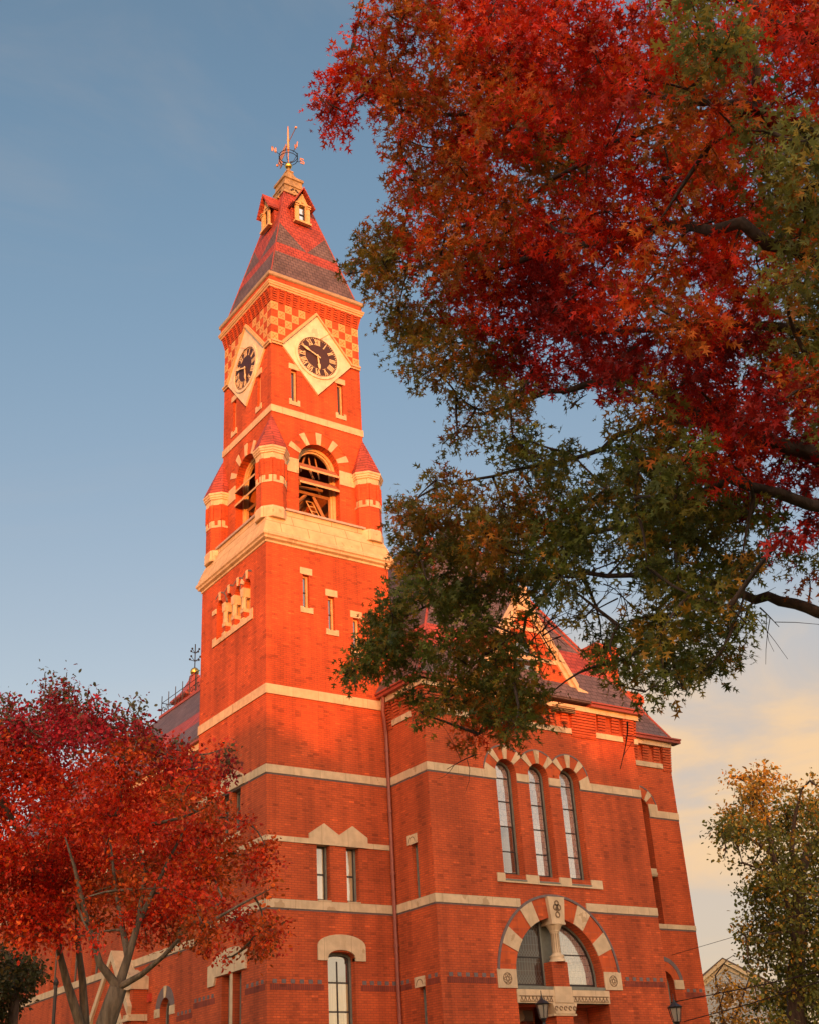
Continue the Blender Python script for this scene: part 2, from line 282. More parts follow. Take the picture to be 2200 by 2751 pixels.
# ------------------------------------------------------------------ object helpers
def empty(name, loc, label, cat, group=None):
    o = bpy.data.objects.new(name, None); COL.objects.link(o); o.location = loc; o.empty_display_size = 0.5
    o['label'] = label; o['category'] = cat
    if group: o['group'] = group
    return o
class MB:
    def __init__(s): s.v = []; s.f = []
    def add(s, vs, fs):
        k = len(s.v); s.v += [tuple(v) for v in vs]; s.f += [tuple(i+k for i in f) for f in fs]; return s
    def build(s, name, mat, parent=None, smooth=False, label=None):
        """link the mesh; pieces that stand clear of each other become objects of their own"""
        parts = s.pieces(); o = None
        for q in parts:
            x = q.link(name, mat, parent, smooth, label); o = o or x
        return o
    def pieces(s):
        n = len(s.v); r = list(range(n))
        def find(i):
            while r[i] != i: r[i] = r[r[i]]; i = r[i]
            return i
        for f in s.f:
            a = find(f[0])
            for i in f[1:]: r[find(i)] = a
        roots = np.array([find(i) for i in range(n)]); u, isl = np.unique(roots, return_inverse=True); k = len(u)
        if k < 2 or k > 1500: return [s]
        P = np.array(s.v); lo = np.full((k, 3), np.inf); hi = np.full((k, 3), -np.inf)
        np.minimum.at(lo, isl, P); np.maximum.at(hi, isl, P); size = (hi-lo).max(axis=1)
        gap = np.maximum(0, np.maximum(lo[:, None]-hi[None], lo[None]-hi[:, None]))
        near = np.sqrt((gap**2).sum(axis=2)) <= np.maximum(.02, .5*np.maximum(size[:, None], size[None]))*.98
        comp = -np.ones(k, int); c = 0
        for i in range(k):
            if comp[i] >= 0: continue
            st = [i]; comp[i] = c
            while st:
                j = st.pop()
                for q in np.nonzero(near[j] & (comp < 0))[0]: comp[q] = c; st.append(q)
            c += 1
        if c == 1: return [s]
        out = [MB() for _ in range(c)]; vc = comp[isl]; idx = np.zeros(n, int)
        for i in range(n): o = out[vc[i]]; idx[i] = len(o.v); o.v.append(s.v[i])
        for f in s.f: out[vc[f[0]]].f.append(tuple(int(idx[i]) for i in f))
        return out
    def link(s, name, mat, parent=None, smooth=False, label=None):
        org = Vector((0, 0, 0)); p = parent
        while p is not None: org += p.location; p = p.parent
        me = bpy.data.meshes.new(name)
        me.from_pydata([(a-org.x, b-org.y, c-org.z) for a, b, c in s.v], [], s.f); me.update()
        me.materials.append(mat)
        if smooth: me.polygons.foreach_set('use_smooth', [True]*len(me.polygons))
        o = bpy.data.objects.new(name, me); COL.objects.link(o)
        if parent is not None: o.parent = parent
        if label: o['label'] = label
        return o
    # --- primitives; F = (origin, along, outward) of a wall plane
    def box(s, F, u0, u1, z0, z1, n0, n1):
        P = [pt(F, u, z, n) for n in (n0, n1) for z in (z0, z1) for u in (u0, u1)]
        return s.add(P, [(0, 1, 3, 2), (4, 6, 7, 5), (0, 4, 5, 1), (2, 3, 7, 6), (0, 2, 6, 4), (1, 5, 7, 3)])
    def bx(s, x0, x1, y0, y1, z0, z1): return s.box(WORLD, x0, x1, z0, z1, -y0, -y1)
    def prism(s, F, loop, n0, n1):
        k = len(loop); P = [pt(F, u, z, n0) for u, z in loop] + [pt(F, u, z, n1) for u, z in loop]
        tr = tessellate_polygon([[Vector((u, z, 0)) for u, z in loop]])
        fs = [tuple(t) for t in tr] + [tuple(i+k for i in t) for t in tr]
        return s.add(P, fs + [(i, (i+1) % k, (i+1) % k+k, i+k) for i in range(k)])
    def ring(s, F, a, b, n0, n1):
        k = len(a); P = [pt(F, u, z, n) for n in (n0, n1) for l in (a, b) for u, z in l]; fs = []
        for i in range(k):
            j = (i+1) % k
            fs += [(i, j, k+j, k+i), (2*k+i, 2*k+j, 3*k+j, 3*k+i), (i, j, 2*k+j, 2*k+i), (k+i, k+j, 3*k+j, 3*k+i)]
        return s.add(P, fs)
    def sector(s, F, cu, cz, r0, r1, a0, a1, n0, n1, seg=0):
        seg = seg or max(1, int(abs(a1-a0)/6)); lo, li = [], []
        for i in range(seg+1):
            t = rad(a0+(a1-a0)*i/seg); lo.append((cu+r1*math.cos(t), cz+r1*math.sin(t))); li.append((cu+r0*math.cos(t), cz+r0*math.sin(t)))
        k = seg+1; P = [pt(F, u, z, n) for n in (n0, n1) for l in (li, lo) for u, z in l]; fs = []
        for i in range(seg):
            j = i+1
            fs += [(i, j, k+j, k+i), (2*k+i, 2*k+j, 3*k+j, 3*k+i), (i, j, 2*k+j, 2*k+i), (k+i, k+j, 3*k+j, 3*k+i)]
        fs += [(0, k, 3*k, 2*k), (seg, k+seg, 3*k+seg, 2*k+seg)]
        return s.add(P, fs)
    def tube(s, pts, rr, sides=7, cap=True):
        pts = [Vector(p) for p in pts]
        if not isinstance(rr, (list, tuple)): rr = [rr]*len(pts)
        k0 = len(s.v); prev = None
        for i, p in enumerate(pts):
            d = (pts[min(i+1, len(pts)-1)] - pts[max(i-1, 0)]).normalized()
            if prev is None:
                a = d.cross(Vector((0, 0, 1)))
                if a.length < .05: a = d.cross(Vector((1, 0, 0)))
                a.normalize()
            else: a = (prev - d*prev.dot(d)).normalized()
            b = d.cross(a); prev = a
            for j in range(sides):
                t = 2*math.pi*j/sides; q = p + (a*math.cos(t)+b*math.sin(t))*rr[i]; s.v.append(tuple(q))
        for i in range(len(pts)-1):
            for j in range(sides):
                c = (j+1) % sides
                s.f.append((k0+i*sides+j, k0+i*sides+c, k0+(i+1)*sides+c, k0+(i+1)*sides+j))
        if cap:
            s.f.append(tuple(k0+j for j in range(sides))); s.f.append(tuple(k0+(len(pts)-1)*sides+j for j in range(sides)))
        return s
    def lathe(s, c, prof, seg=16, rot=0.0):
        k0 = len(s.v); c = Vector(c)
        for r, z in prof:
            for j in range(seg):
                t = 2*math.pi*j/seg+rot; s.v.append((c.x+r*math.cos(t), c.y+r*math.sin(t), c.z+z))
        for i in range(len(prof)-1):
            for j in range(seg):
                q = (j+1) % seg; s.f.append((k0+i*seg+j, k0+i*seg+q, k0+(i+1)*seg+q, k0+(i+1)*seg+j))
        s.f.append(tuple(k0+j for j in range(seg))); s.f.append(tuple(k0+(len(prof)-1)*seg+j for j in range(seg)))
        return s
    def ball(s, c, r, seg=12):
        return s.lathe(c, [(max(1e-4, r*math.sin(math.pi*i/8)), -r*math.cos(math.pi*i/8)) for i in range(9)], seg)
    def sq(s, x0, x1, y0, y1, prof):
        """square ring profile: prof = [(outward offset, z), ...] lofted round the plan rectangle, closed top and bottom"""
        k0 = len(s.v)
        for o, z in prof: s.v += [(x0-o, y0-o, z), (x1+o, y0-o, z), (x1+o, y1+o, z), (x0-o, y1+o, z)]
        for i in range(len(prof)-1):
            for j in range(4):
                q = (j+1) % 4; s.f.append((k0+i*4+j, k0+i*4+q, k0+i*4+4+q, k0+i*4+4+j))
        s.f.append((k0, k0+1, k0+2, k0+3)); e = k0+4*(len(prof)-1); s.f.append((e, e+1, e+2, e+3))
        return s
    def text_strokes(s, F, strokes, w, n0, n1):
        for (x0, y0, x1, y1) in strokes:
            d = Vector((x1-x0, y1-y0)); L = d.length or 1; a = Vector((-d.y, d.x))/L*w/2; e = d/L*w*0.0
            s.prism(F, [(x0+a.x-e.x, y0+a.y-e.y), (x1+a.x+e.x, y1+a.y+e.y), (x1-a.x+e.x, y1-a.y+e.y), (x0-a.x-e.x, y0-a.y-e.y)], n0, n1)
        return s
Z = Vector((0, 0, 1))
WORLD = (Vector((0, 0, 0)), Vector((1, 0, 0)), Vector((0, -1, 0)))
def pt(F, u, z, n): return F[0] + F[1]*u + Z*z + F[2]*n
def front(y): return (Vector((0, y, 0)), Vector((1, 0, 0)), Vector((0, -1, 0)))     # faces -y
def left(x): return (Vector((x, 0, 0)), Vector((0, 1, 0)), Vector((-1, 0, 0)))      # faces -x
def rect(u0, u1, z0, z1): return [(u0, z0), (u1, z0), (u1, z1), (u0, z1)]
def arch(cu, hw, z0, zs, seg=14, k=1.0):
    return [(cu-hw, z0), (cu+hw, z0)] + [(cu+hw*math.cos(math.pi*i/seg), zs+hw*k*math.sin(math.pi*i/seg)) for i in range(seg+1)]
def area(l): return sum(l[i][0]*l[(i+1) % len(l)][1]-l[(i+1) % len(l)][0]*l[i][1] for i in range(len(l)))/2
def inset(l, w):
    n = len(l); sg = 1 if area(l) > 0 else -1; o = []
    for i in range(n):
        a, b, c = Vector(l[i-1]), Vector(l[i]), Vector(l[(i+1) % n]); d1, d2 = (b-a).normalized(), (c-b).normalized()
        n1, n2 = Vector((-d1.y, d1.x))*sg, Vector((-d2.y, d2.x))*sg; m = n1+n2; q = max(.35, m.dot(n1)); o.append(tuple(b+m*(w/q)))
    return o
def wall(mb, F, outer, holes):
    """plane with real openings: holes = [(loop, reveal depth)]"""
    loops = [outer]+[h for h, d in holes]; flat = [p for l in loops for p in l]
    tr = tessellate_polygon([[Vector((u, z, 0)) for u, z in l] for l in loops])
    mb.add([pt(F, u, z, 0) for u, z in flat], [tuple(t) for t in tr])
    for h, d in holes:
        k = len(h); mb.add([pt(F, u, z, 0) for u, z in h]+[pt(F, u, z, -d) for u, z in h], [(i, (i+1) % k, (i+1) % k+k, i+k) for i in range(k)])
def window(parent, F, loop, depth, fw, pane, bars=(), name='window', fmat=None, t=0.08, bw=0.05, sash=None, pane_label=None):
    """frame mesh at the back of the reveal; pane and glazing bars are its children"""
    fmat = fmat or FRAME
    m = MB().ring(F, loop, inset(loop, fw), -depth, -depth+t); o = m.build(name, fmat, parent)
    inn = inset(loop, fw)
    if sash:
        MB().ring(F, inn, inset(inn, sash), -depth+.005, -depth+t*.6).build('sash', SASH, o); inn = inset(inn, sash)
    m = MB().prism(F, inn, -depth+.004, -depth+.02); m.build('pane', pane, o, label=pane_label)
    if bars:
        m = MB()
        for (u0, z0, u1, z1) in bars:
            if abs(u1-u0) < 1e-6: m.box(F, u0-bw/2, u0+bw/2, z0, z1, -depth+.015, -depth+.045)
            else: m.box(F, u0, u1, z0-bw/2, z0+bw/2, -depth+.012, -depth+.05)
        m.build('glazing_bar', SASH, o)
    return o

# ------------------------------------------------------------------ ground
def structure(o): o['kind'] = 'structure'; return o
m = Mat('autumn_lawn'); g = m.n('ShaderNodeNewGeometry'); gp = g.outputs['Position']
lawncol = m.mix(m.rng(m.noise(gp, 0.7, 6.0), .35, .65), rgb(.05, .075, .02), rgb(.10, .10, .035))
lawncol = m.mix(m.rng(m.noise(gp, 5.0, 5.0), .6, .7), lawncol, rgb(.20, .06, .02))
LAWN = m.done(m.bsdf(Base_Color=lawncol, Roughness=0.95).outputs[0])
structure(MB().add([(-1500, -1500, 0), (1500, -1500, 0), (1500, 1500, 0), (-1500, 1500, 0)], [(0, 1, 2, 3)]).build('ground', LAWN))
PAVE = brick_mat('brick_paving', (.20, .07, .05), (.15, .055, .04), (.12, .09, .08))
structure(MB().bx(9.0, 17.0, -44, -9.0, -.05, .012).build('path', PAVE))

# ================================================================== TOWN HALL
HALL = empty('town_hall', (0, 0, 0), 'tall red brick town hall with cream stone bands, clock tower and slate spire', 'town hall')
S = 0.721; TW = 7.0; BX0, BX1, BY = 6.435, 19.49, -3.119
FR, FL = front(0.0), left(0.0); UR, UL = front(S), left(S); BF, BS = front(BY), left(BX0); RWY = -0.222; RF = front(RWY); RX1 = 25.05
WX = 1.5; WF = left(WX)

# ---- lower tower
mb = MB(); H = []; slot = [(2.0, 2.36, 24.90, 26.62), (3.40, 3.76, 24.0, 25.74), (4.78, 5.14, 23.14, 24.86)]
for a, b, c, d in slot: H.append((rect(a, b, c, d), .28))
pair = [(2.47, 3.13), (3.97, 4.62)]
for a, b in pair: H.append((rect(a, b, 11.30, 13.78), .38))
gw = [(2.9, 5.0), (4.25, 5.0), (4.25, 9.02)] + [(3.575+.675*math.cos(t), 9.02+.24*math.sin(t)) for t in [math.pi*i/10 for i in range(1, 10)]] + [(2.9, 9.02)]
H.append((gw, .45))
wall(mb, FR, rect(0, TW, 0, 27.95), H)
HL = []; arc_c = [1.93, 2.92, 3.91, 4.90]; ahw = .345
ap_ = []
for i, c in enumerate(arc_c):
    if i: ap_.append((c-ahw, 25.16))
    ap_ += [(c-ahw, 24.69), (c+ahw, 24.69)]
    if i < 3: ap_.append((c+ahw, 25.16))
for c in reversed(arc_c): ap_ += [(c+ahw*math.cos(math.pi*i/10), 26.40+ahw*math.sin(math.pi*i/10)) for i in range(11)]
HL.append((ap_, .45))
lw = [(2.45, 3.35), (3.62, 4.52)]
for a, b in lw: HL.append((rect(a, b, 14.6, 16.6), .38))
lg = [(2.25, 3.05), (3.3, 4.1)]
for a, b in lg: HL.append((rect(a, b, 5.0, 8.72), .45))
wall(mb, FL, rect(0, TW, 0, 27.95), HL)
mb.add([(7, 0, 0), (7, 7, 0), (7, 7, 27.95), (7, 0, 27.95), (0, 7, 0), (0, 7, 27.95)], [(0, 1, 2, 3), (1, 4, 5, 2)])
mb.build('tower_wall', BRICK, HALL)
# bands
def band(z0, z1, proud=.05, name='stone_band', dark=True):
    o = MB().sq(0, TW, 0, TW, [(-.06, z0), (proud, z0), (proud, z1), (-.06, z1)]).build(name, STONE, HALL)
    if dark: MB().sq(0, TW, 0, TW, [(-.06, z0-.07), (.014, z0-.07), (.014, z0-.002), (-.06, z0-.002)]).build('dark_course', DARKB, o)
band(20.31, 20.765, dark=False); band(16.664, 17.03); band(10.922, 11.284); band(13.70, 13.93, .045, dark=False)
# corner slot windows on the right face
for a, b, c, d in slot:
    o = window(HALL, FR, rect(a, b, c, d), .26, .09, G_DARK, bars=[(a+.09, (c+d)/2, b-.09, (c+d)/2)], name='slot_window', fmat=TIMBER)
    m = MB().box(FR, a-.15, b+.16, d+.01, d+.36, -.1, .04); m.build('lintel', STONE, o)
    m = MB().prism(FR, [(a-.16, c-.28), (b+.18, c-.28), (b+.18, c+.02), (b, c+.02), (b, c-.02), (a, c-.02), (a, c+.02), (a-.16, c+.02)], -.1, .05); m.build('sill', STONE, o)
# paired windows with gabled stone hood
m = MB().prism(FR, [(2.08, 13.94), (2.0, 13.70), (5.15, 13.70), (5.08, 13.95), (5.08, 14.17), (4.31, 14.64), (3.60, 14.18), (2.84, 14.64), (2.08, 14.15)], -.05, .075)
hood = m.build('gabled_hood', STONE, HALL)
for a, b in pair:
    o = window(HALL, FR, rect(a, b, 11.30, 13.78), .36, .10, G_BLIND, bars=[(a+.1, 12.48, b-.1, 12.48)], sash=.05, bw=.07)
    MB().box(FR, a, b, 11.285, 11.34, -.36, .07).build('sill', STONE, o)
# ground-floor window with round-shouldered hood
MB().box(FR, 3.05, 4.10, 8.09, 9.05, -.405, -.395).build('upper_pane', G_DARK, HALL)  # dark sheet over the blind pane, standing in for a reflected tree
o = window(HALL, FR, gw, .42, .10, G_BLIND, bars=[(3.0, 8.05, 4.15, 8.05), (3.0, 6.9, 4.15, 6.9), (3.57, 5.1, 3.57, 8.9)], sash=.05, bw=.06)
hl = [(2.41, 8.88), (2.9, 8.88), (2.9, 9.02)] + [(3.575-.675*math.cos(math.pi*i/12), 9.02+.30*math.sin(math.pi*i/12)) for i in range(1, 12)] + [(4.25, 9.02), (4.25, 8.88), (4.77, 8.88), (4.77, 9.48)]
hl += [(3.59+1.18*math.cos(t), 9.48+.47*math.sin(t)) for t in [math.pi*i/12 for i in range(1, 12)]] + [(2.41, 9.48)]
MB().prism(FR, hl, -.2, .07).build('hood_mould', STONE, o)
# arcade on the left face
for i, c in enumerate(arc_c):
    o = window(HALL, FL, arch(c, ahw, 24.69, 26.40, 10), .42, .07, G_DARK, bars=[(c-.27, 25.4, c+.27, 25.4)], name='arcade_window', fmat=TIMBER)
    mm = MB().sector(FL, c, 26.40, ahw+.01, ahw+.46, 82, 98, -.1, .05, 2)
    if i == 0: mm.sector(FL, c, 26.40, ahw+.01, ahw+.42, 28, 46, -.1, .05, 2)
    mm.build('keystone', STONE, o)
    MB().sector(FL, c, 26.40, ahw+.36, ahw+.44, 50 if i else 0, 130 if i < 3 else 180, -.05, .02, 10).build('dark_arch_ring', DARKB, o)
m = MB().box(FL, 1.30, 5.60, 24.42, 24.68, -.3, .06).box(FL, 1.30, 1.58, 24.68, 24.98, -.1, .055).box(FL, 5.25, 5.60, 24.68, 24.86, -.1, .055)
m.build('arcade_sill', STONE, HALL)
for k in range(3):
    c = (arc_c[k]+arc_c[k+1])/2
    MB().box(FL, c-.17, c+.17, 24.6, 26.8, -.5, -.40).build('arcade_mullion', TIMBER, HALL)
    o = MB().lathe(pt(FL, c, 25.34, -.10), [(.15, 0), (.125, .05), (.12, .55), (.13, .62)], 10).build('colonnette', STONE, HALL, True)
    MB().box(FL, c-.156, c+.156, 25.15, 25.34, -.36, .03).build('column_base', STONE, o)
    MB().prism(FL, [(c-.13, 25.95), (c+.13, 25.95), (c+.165, 26.2), (c+.165, 26.42), (c-.165, 26.42), (c-.165, 26.2)], -.36, .045).build('capital', STONE, o)
    MB().box(FL, c-.156, c+.156, 24.685, 24.84, -.3, .045).build('pedestal', STONE, o)
m = MB().box(FL, 5.25, 5.70, 26.16, 26.42, -.25, .05); m.build('impost_block', STONE, HALL)
# pedimented window pair on the left face
ped = MB().prism(FL, [(2.03, 16.67), (4.95, 16.67), (4.85, 17.0), (3.85, 17.55), (3.0, 17.55), (2.03, 17.06)], -.1, .09).build('pediment', STONE, HALL)
for a, b in lw:
    o = window(HALL, FL, rect(a, b, 14.6, 16.6), .36, .09, G_DARK, bars=[(a+.1, 15.6, b-.1, 15.6)], sash=.05)
    MB().box(FL, a-.1, b+.1, 14.38, 14.60, -.36, .08).build('sill', STONE, o)
for a, b in lg:
    o = window(HALL, FL, rect(a, b, 5.0, 8.72), .42, .09, G_DIM, bars=[(a+.1, 7.6, b-.1, 7.6), (a+.1, 6.3, b-.1, 6.3)], sash=.05)
hl = [(1.75, 8.74), (4.6, 8.74), (4.75, 8.4), (5.35, 8.4), (5.35, 9.25)] + [(3.2+1.85*math.cos(t), 9.15+.62*math.sin(t)) for t in [math.pi*i/12 for i in range(1, 12)]] + [(1.75, 9.25)]
MB().prism(FL, hl, -.1, .09).build('hood_mould', STONE, HALL)
MB().box(FL, 3.055, 3.295, 5.01, 8.71, -.3, .02).build('mullion', STONE, HALL)
# decorative dark brick dentils with a recessed soldier course
def dentils(F, runs, zc=8.0):
    m = MB(); q = MB()
    for (a, b) in runs:
        n = max(2, int(round((b-a)/.42))); st = (b-a)/n
        for i in range(n): m.box(F, a+st*(i+.5)-.10, a+st*(i+.5)+.10, zc-.06, zc+.10, -.05, .016)
        q.box(F, a, b, zc-.32, zc-.08, -.05, .008)
    m.build('dark_dentil_course', DARKB, HALL); q.build('soldier_course', SOLD, HALL)
SOLD = brick_mat('soldier_brick', (.27, .045, .022), (.20, .035, .018), (.12, .04, .03), w=.10, h=.5)
dentils(FR, [(.15, 2.7), (4.5, 6.4)], 8.0); dentils(FL, [(.15, 1.9), (4.75, 6.9)], 8.0)

# ---- sloping stone base of the belfry
MB().sq(0, TW, 0, TW, [(0, 27.93), (.05, 27.95), (.05, 28.05), (.18, 28.12), (.20, 28.22), (.27, 28.28), (.27, 28.42), (.19, 28.48), (.19, 28.55)]).build('base_moulding', STONE, HALL)
MB().sq(0, TW, 0, TW, [(.19, 28.55), (.05, 29.0), (-.10, 29.4), (-.24, 29.72), (-.24, 30.02), (-1.2, 30.02)]).build('sloping_base', STONE_J, HALL)
m = MB()
for (x0, x1, y0, y1) in ((1.2, 6.0, .14, .80), (.14, .80, 1.2, 6.0)): m.bx(x0, x1, y0, y1, 30.03, 30.14)
m.build('ledge_cover', SHEET, HALL)

# ---- belfry stage and clock stage
mb = MB(); AC, AHW, ASP = 3.5, 1.22, 33.45
bel = arch(AC, AHW, 30.16, ASP, 18)
us = [(1.92, 2.27), (4.78, 5.13)]
UH = [(bel, .7)] + [(rect(a, b, 36.95, 38.95), .25) for a, b in us]
for F in (UR, UL): wall(mb, F, rect(S, TW-S, 28.6, 43.9), UH)
e = TW-S
mb.add([(e, S, 28.6), (e, e, 28.6), (S, e, 28.6), (e, S, 43.9), (e, e, 43.9), (S, e, 43.9)], [(0, 1, 4, 3), (1, 2, 5, 4)])
mb.build('belfry_wall', BRICK, HALL)
m = MB().bx(S+.7, e-.05, S+.7, e-.05, 35.5, 35.6).bx(S+.1, e-.1, S+.1, e-.1, 30.02, 30.12)
m.bx(e-.4, e-.05, S+.7, e-.4, 30.12, 35.5).bx(S+.7, e-.05, e-.4, e-.05, 30.12, 35.5); m.build('bell_chamber_lining', OLDWOOD, HALL)
for F, vis in ((UR, True), (UL, True)):
    # surround of the opening
    fr = MB().ring(F, arch(AC, AHW, 30.16, ASP, 18), arch(AC, AHW-.17, 30.33, ASP, 18), -.66, -.42).ring(F, arch(AC, AHW-.17, 30.33, ASP, 18), arch(AC, AHW-.27, 30.43, ASP, 18), -.64, -.5)
    o = fr.build('belfry_opening', TIMBER, HALL)
    st = MB()
    for a in (90, 58, 26, 122, 154): st.sector(F, AC, ASP, AHW+.004, AHW+.72, a-5.5, a+5.5, -.3, .045, 2)
    for sx in (-1, 1):
        a, b = sorted((AC+sx*(AHW+.004), AC+sx*(AHW+.90))); st.box(F, a, b, 32.64, ASP+.02, -.3, .045)
    st.build('arch_stone', STONE, o)
    MB().sector(F, AC, ASP, AHW+.004, AHW+.70, 2, 178, -.25, .014, 30).build('arch_brick', BRICK_A, o)
    MB().sector(F, AC, ASP, AHW+.70, AHW+.78, 2, 178, -.05, .03, 30).build('arch_outline', BRICK, o)
    for zz in (32.25, 33.08):
        lv = MB(); P = [pt(F, u, z, n) for u in (AC-AHW+.05, AC+AHW-.05) for z, n in ((zz+.46, -.32), (zz, .05), (zz-.09, .05), (zz+.37, -.34))]
        lv.add(P, [(0, 1, 2, 3), (4, 5, 6, 7), (0, 1, 5, 4), (1, 2, 6, 5), (2, 3, 7, 6), (3, 0, 4, 7)]).build('louvre_board', OLDWOOD, o)
        MB().box(F, AC-AHW+.04, AC+AHW-.04, zz-.11, zz+.01, .052, .075).build('louvre_edge', TIMBER, o)
    bc = MB()
    def beam(a, b, w=.09, m=bc, F=F): m.tube([pt(F, *a), pt(F, *b)], w, 4)
    beam((AC-1.0, 32.0, -.6), (AC+1.0, 32.0, -.6), .09); beam((AC+.98, 30.3, -.62), (AC+.98, 32.0, -.62), .1)
    beam((AC+.05, 31.95, -.7), (AC+.85, 30.5, -.7), .1); beam((AC-1.0, 31.3, -.7), (AC-.4, 31.95, -.7), .09)
    beam((AC-.65, 33.3, -.8), (AC-.35, 34.4, -.8), .06); beam((AC+.1, 33.3, -.9), (AC-.1, 34.5, -.9), .05)
    beam((AC-1.0, 30.9, -1.6), (AC+.3, 32.3, -1.6), .1); beam((AC-.6, 30.3, -2.0), (AC-.4, 32.4, -2.0), .1); beam((AC-1.0, 31.5, -2.0), (AC+.9, 31.6, -2.0), .08)
    for (a, b, w_) in (((-1.0, 30.6, -1.3), (-.2, 31.9, -1.3), .08), ((-.9, 31.9, -1.4), (-.2, 30.4, -1.4), .07), ((-.75, 30.2, -1.2), (-.75, 32.2, -1.2), .06), ((.15, 30.2, -1.8), (.15, 32.4, -1.8), .1), ((-1, 31.1, -1.25), (.4, 31.25, -1.25), .06), ((.9, 32.3, -1.3), (.2, 33.9, -1.3), .07), ((-.9, 32.6, -1.2), (.9, 32.75, -1.2), .08), ((-.5, 32.7, -1.1), (-.8, 34.2, -1.1), .06), ((.55, 33.2, -.9), (.3, 34.5, -.9), .05)):
        beam((AC+a[0], a[1], a[2]), (AC+b[0], b[1], b[2]), w_)
    bc.build('timber_brace', RAWWOOD, o)
    ld = MB()
    for dx in (0, .38): beam((AC-.25+dx, 31.75, -.95), (AC+.42+dx, 30.2, -.75), .035, ld)
    for i in range(6):
        t = i/5.5; beam((AC-.25+.67*t, 31.75-1.55*t, -.95+.2*t), (AC+.13+.67*t, 31.75-1.55*t, -.95+.2*t), .03, ld)
    ld.build('ladder', TIMBER, o)
    # slot windows beside the clock
    for a, b in us:
        w = window(HALL, F, rect(a, b, 36.95, 38.95), .23, .08, G_DARK, bars=[((a+b)/2, 37.03, (a+b)/2, 38.87)], name='slot_window', fmat=TIMBER)
        w.data.name = 'slot_window'
        MB().box(F, a-.15, b+.15, 38.96, 39.30, -.1, .04).build('lintel', STONE, w)
        MB().prism(F, [(a-.15, 36.7), (b+.15, 36.7), (b+.15, 37.06), (b, 37.06), (b, 36.94), (a, 36.94), (a, 37.06), (a-.15, 37.06)], -.1, .05).build('sill', STONE, w)
MB().bx(3.0, 4.6, 3.0, 4.6, 30.12, 30.9).lathe((3.6, 3.6, 31.0), [(.75, 0), (.72, .1), (.55, .5), (.42, .9), (.3, 1.05), (.05, 1.1)], 16).build('bell', IRON, HALL)
MB().sq(S, e, S, e, [(-.06, 35.967), (.05, 35.967), (.05, 36.369), (-.06, 36.369)]).build('stone_band', STONE, HALL)

# ---- corner turrets
def octo(c, prof, rot=math.pi/8):
    return MB().lathe((c[0], c[1], 0), [(r/math.cos(math.pi/8), z) for r, z in prof], 8, rot)
for (cx, cy) in ((.66, .66), (6.34, .66), (.66, 6.34), (6.34, 6.34)):
    c = (cx, cy); sx, sy = (1 if cx < 3 else -1), (1 if cy < 3 else -1)
    t = octo(c, [(.70, 29.95), (.70, 32.72)]).build('corner_turret', BRICK, HALL)
    octo(c, [(.75, 29.4), (.75, 29.9), (.705, 30.03), (.60, 30.03)]).build('turret_base', STONE, t)
    octo(c, [(.60, 32.70), (.71, 32.70), (.74, 32.98), (.80, 33.02), (.80, 33.09), (.84, 33.13), (.84, 33.22), (.88, 33.26), (.88, 33.36), (.6, 33.36)]).build('turret_cornice', STONE, t)
    # roof leans back to the shaft corner
    ap = (S+.02 if cx < 3 else e-.02, S+.02 if cy < 3 else e-.02, 35.75); P = []; fs = []
    nr = 12
    for i in range(nr+1):
        k = i/nr; r = .87*(1-k)**.96/math.cos(math.pi/8)
        for q in range(2 if 0 < i < nr else 1):
            rr = r + (.018 if q == 0 and i else 0)
            for j in range(8):
                a = 2*math.pi*j/8+math.pi/8
                P.append((cx+(ap[0]-cx)*k+rr*math.cos(a), cy+(ap[1]-cy)*k+rr*math.sin(a), 33.362+(ap[2]-33.362)*k))
    rows = len(P)//8
    for i in range(rows-1):
        for j in range(8): q = (j+1) % 8; fs.append((i*8+j, i*8+q, i*8+8+q, i*8+8+j))
    MB().add(P, fs).build('turret_roof', REDSL, t)
    # stone quoins between recessed panels
    st = MB(); br = MB()
    for j in range(8):
        a = 2*math.pi*j/8; N = Vector((math.cos(a), math.sin(a), 0)); U = Vector((-N.y, N.x, 0)); F = (Vector((cx, cy, 0))+N*.70, U, N)
        for u0, u1 in ((-.27, -.09), (.09, .27)): st.box(F, u0, u1, 31.46, 31.74, -.05, .03)
        st.box(F, -.27, .27, 31.34, 31.47, -.05, .03)
        br.box(F, -.285, -.16, 31.75, 32.70, -.05, .06); br.box(F, .16, .285, 31.75, 32.70, -.05, .06)
    st.build('turret_band', STONE, t); br.build('turret_pilaster', BRICK, t)

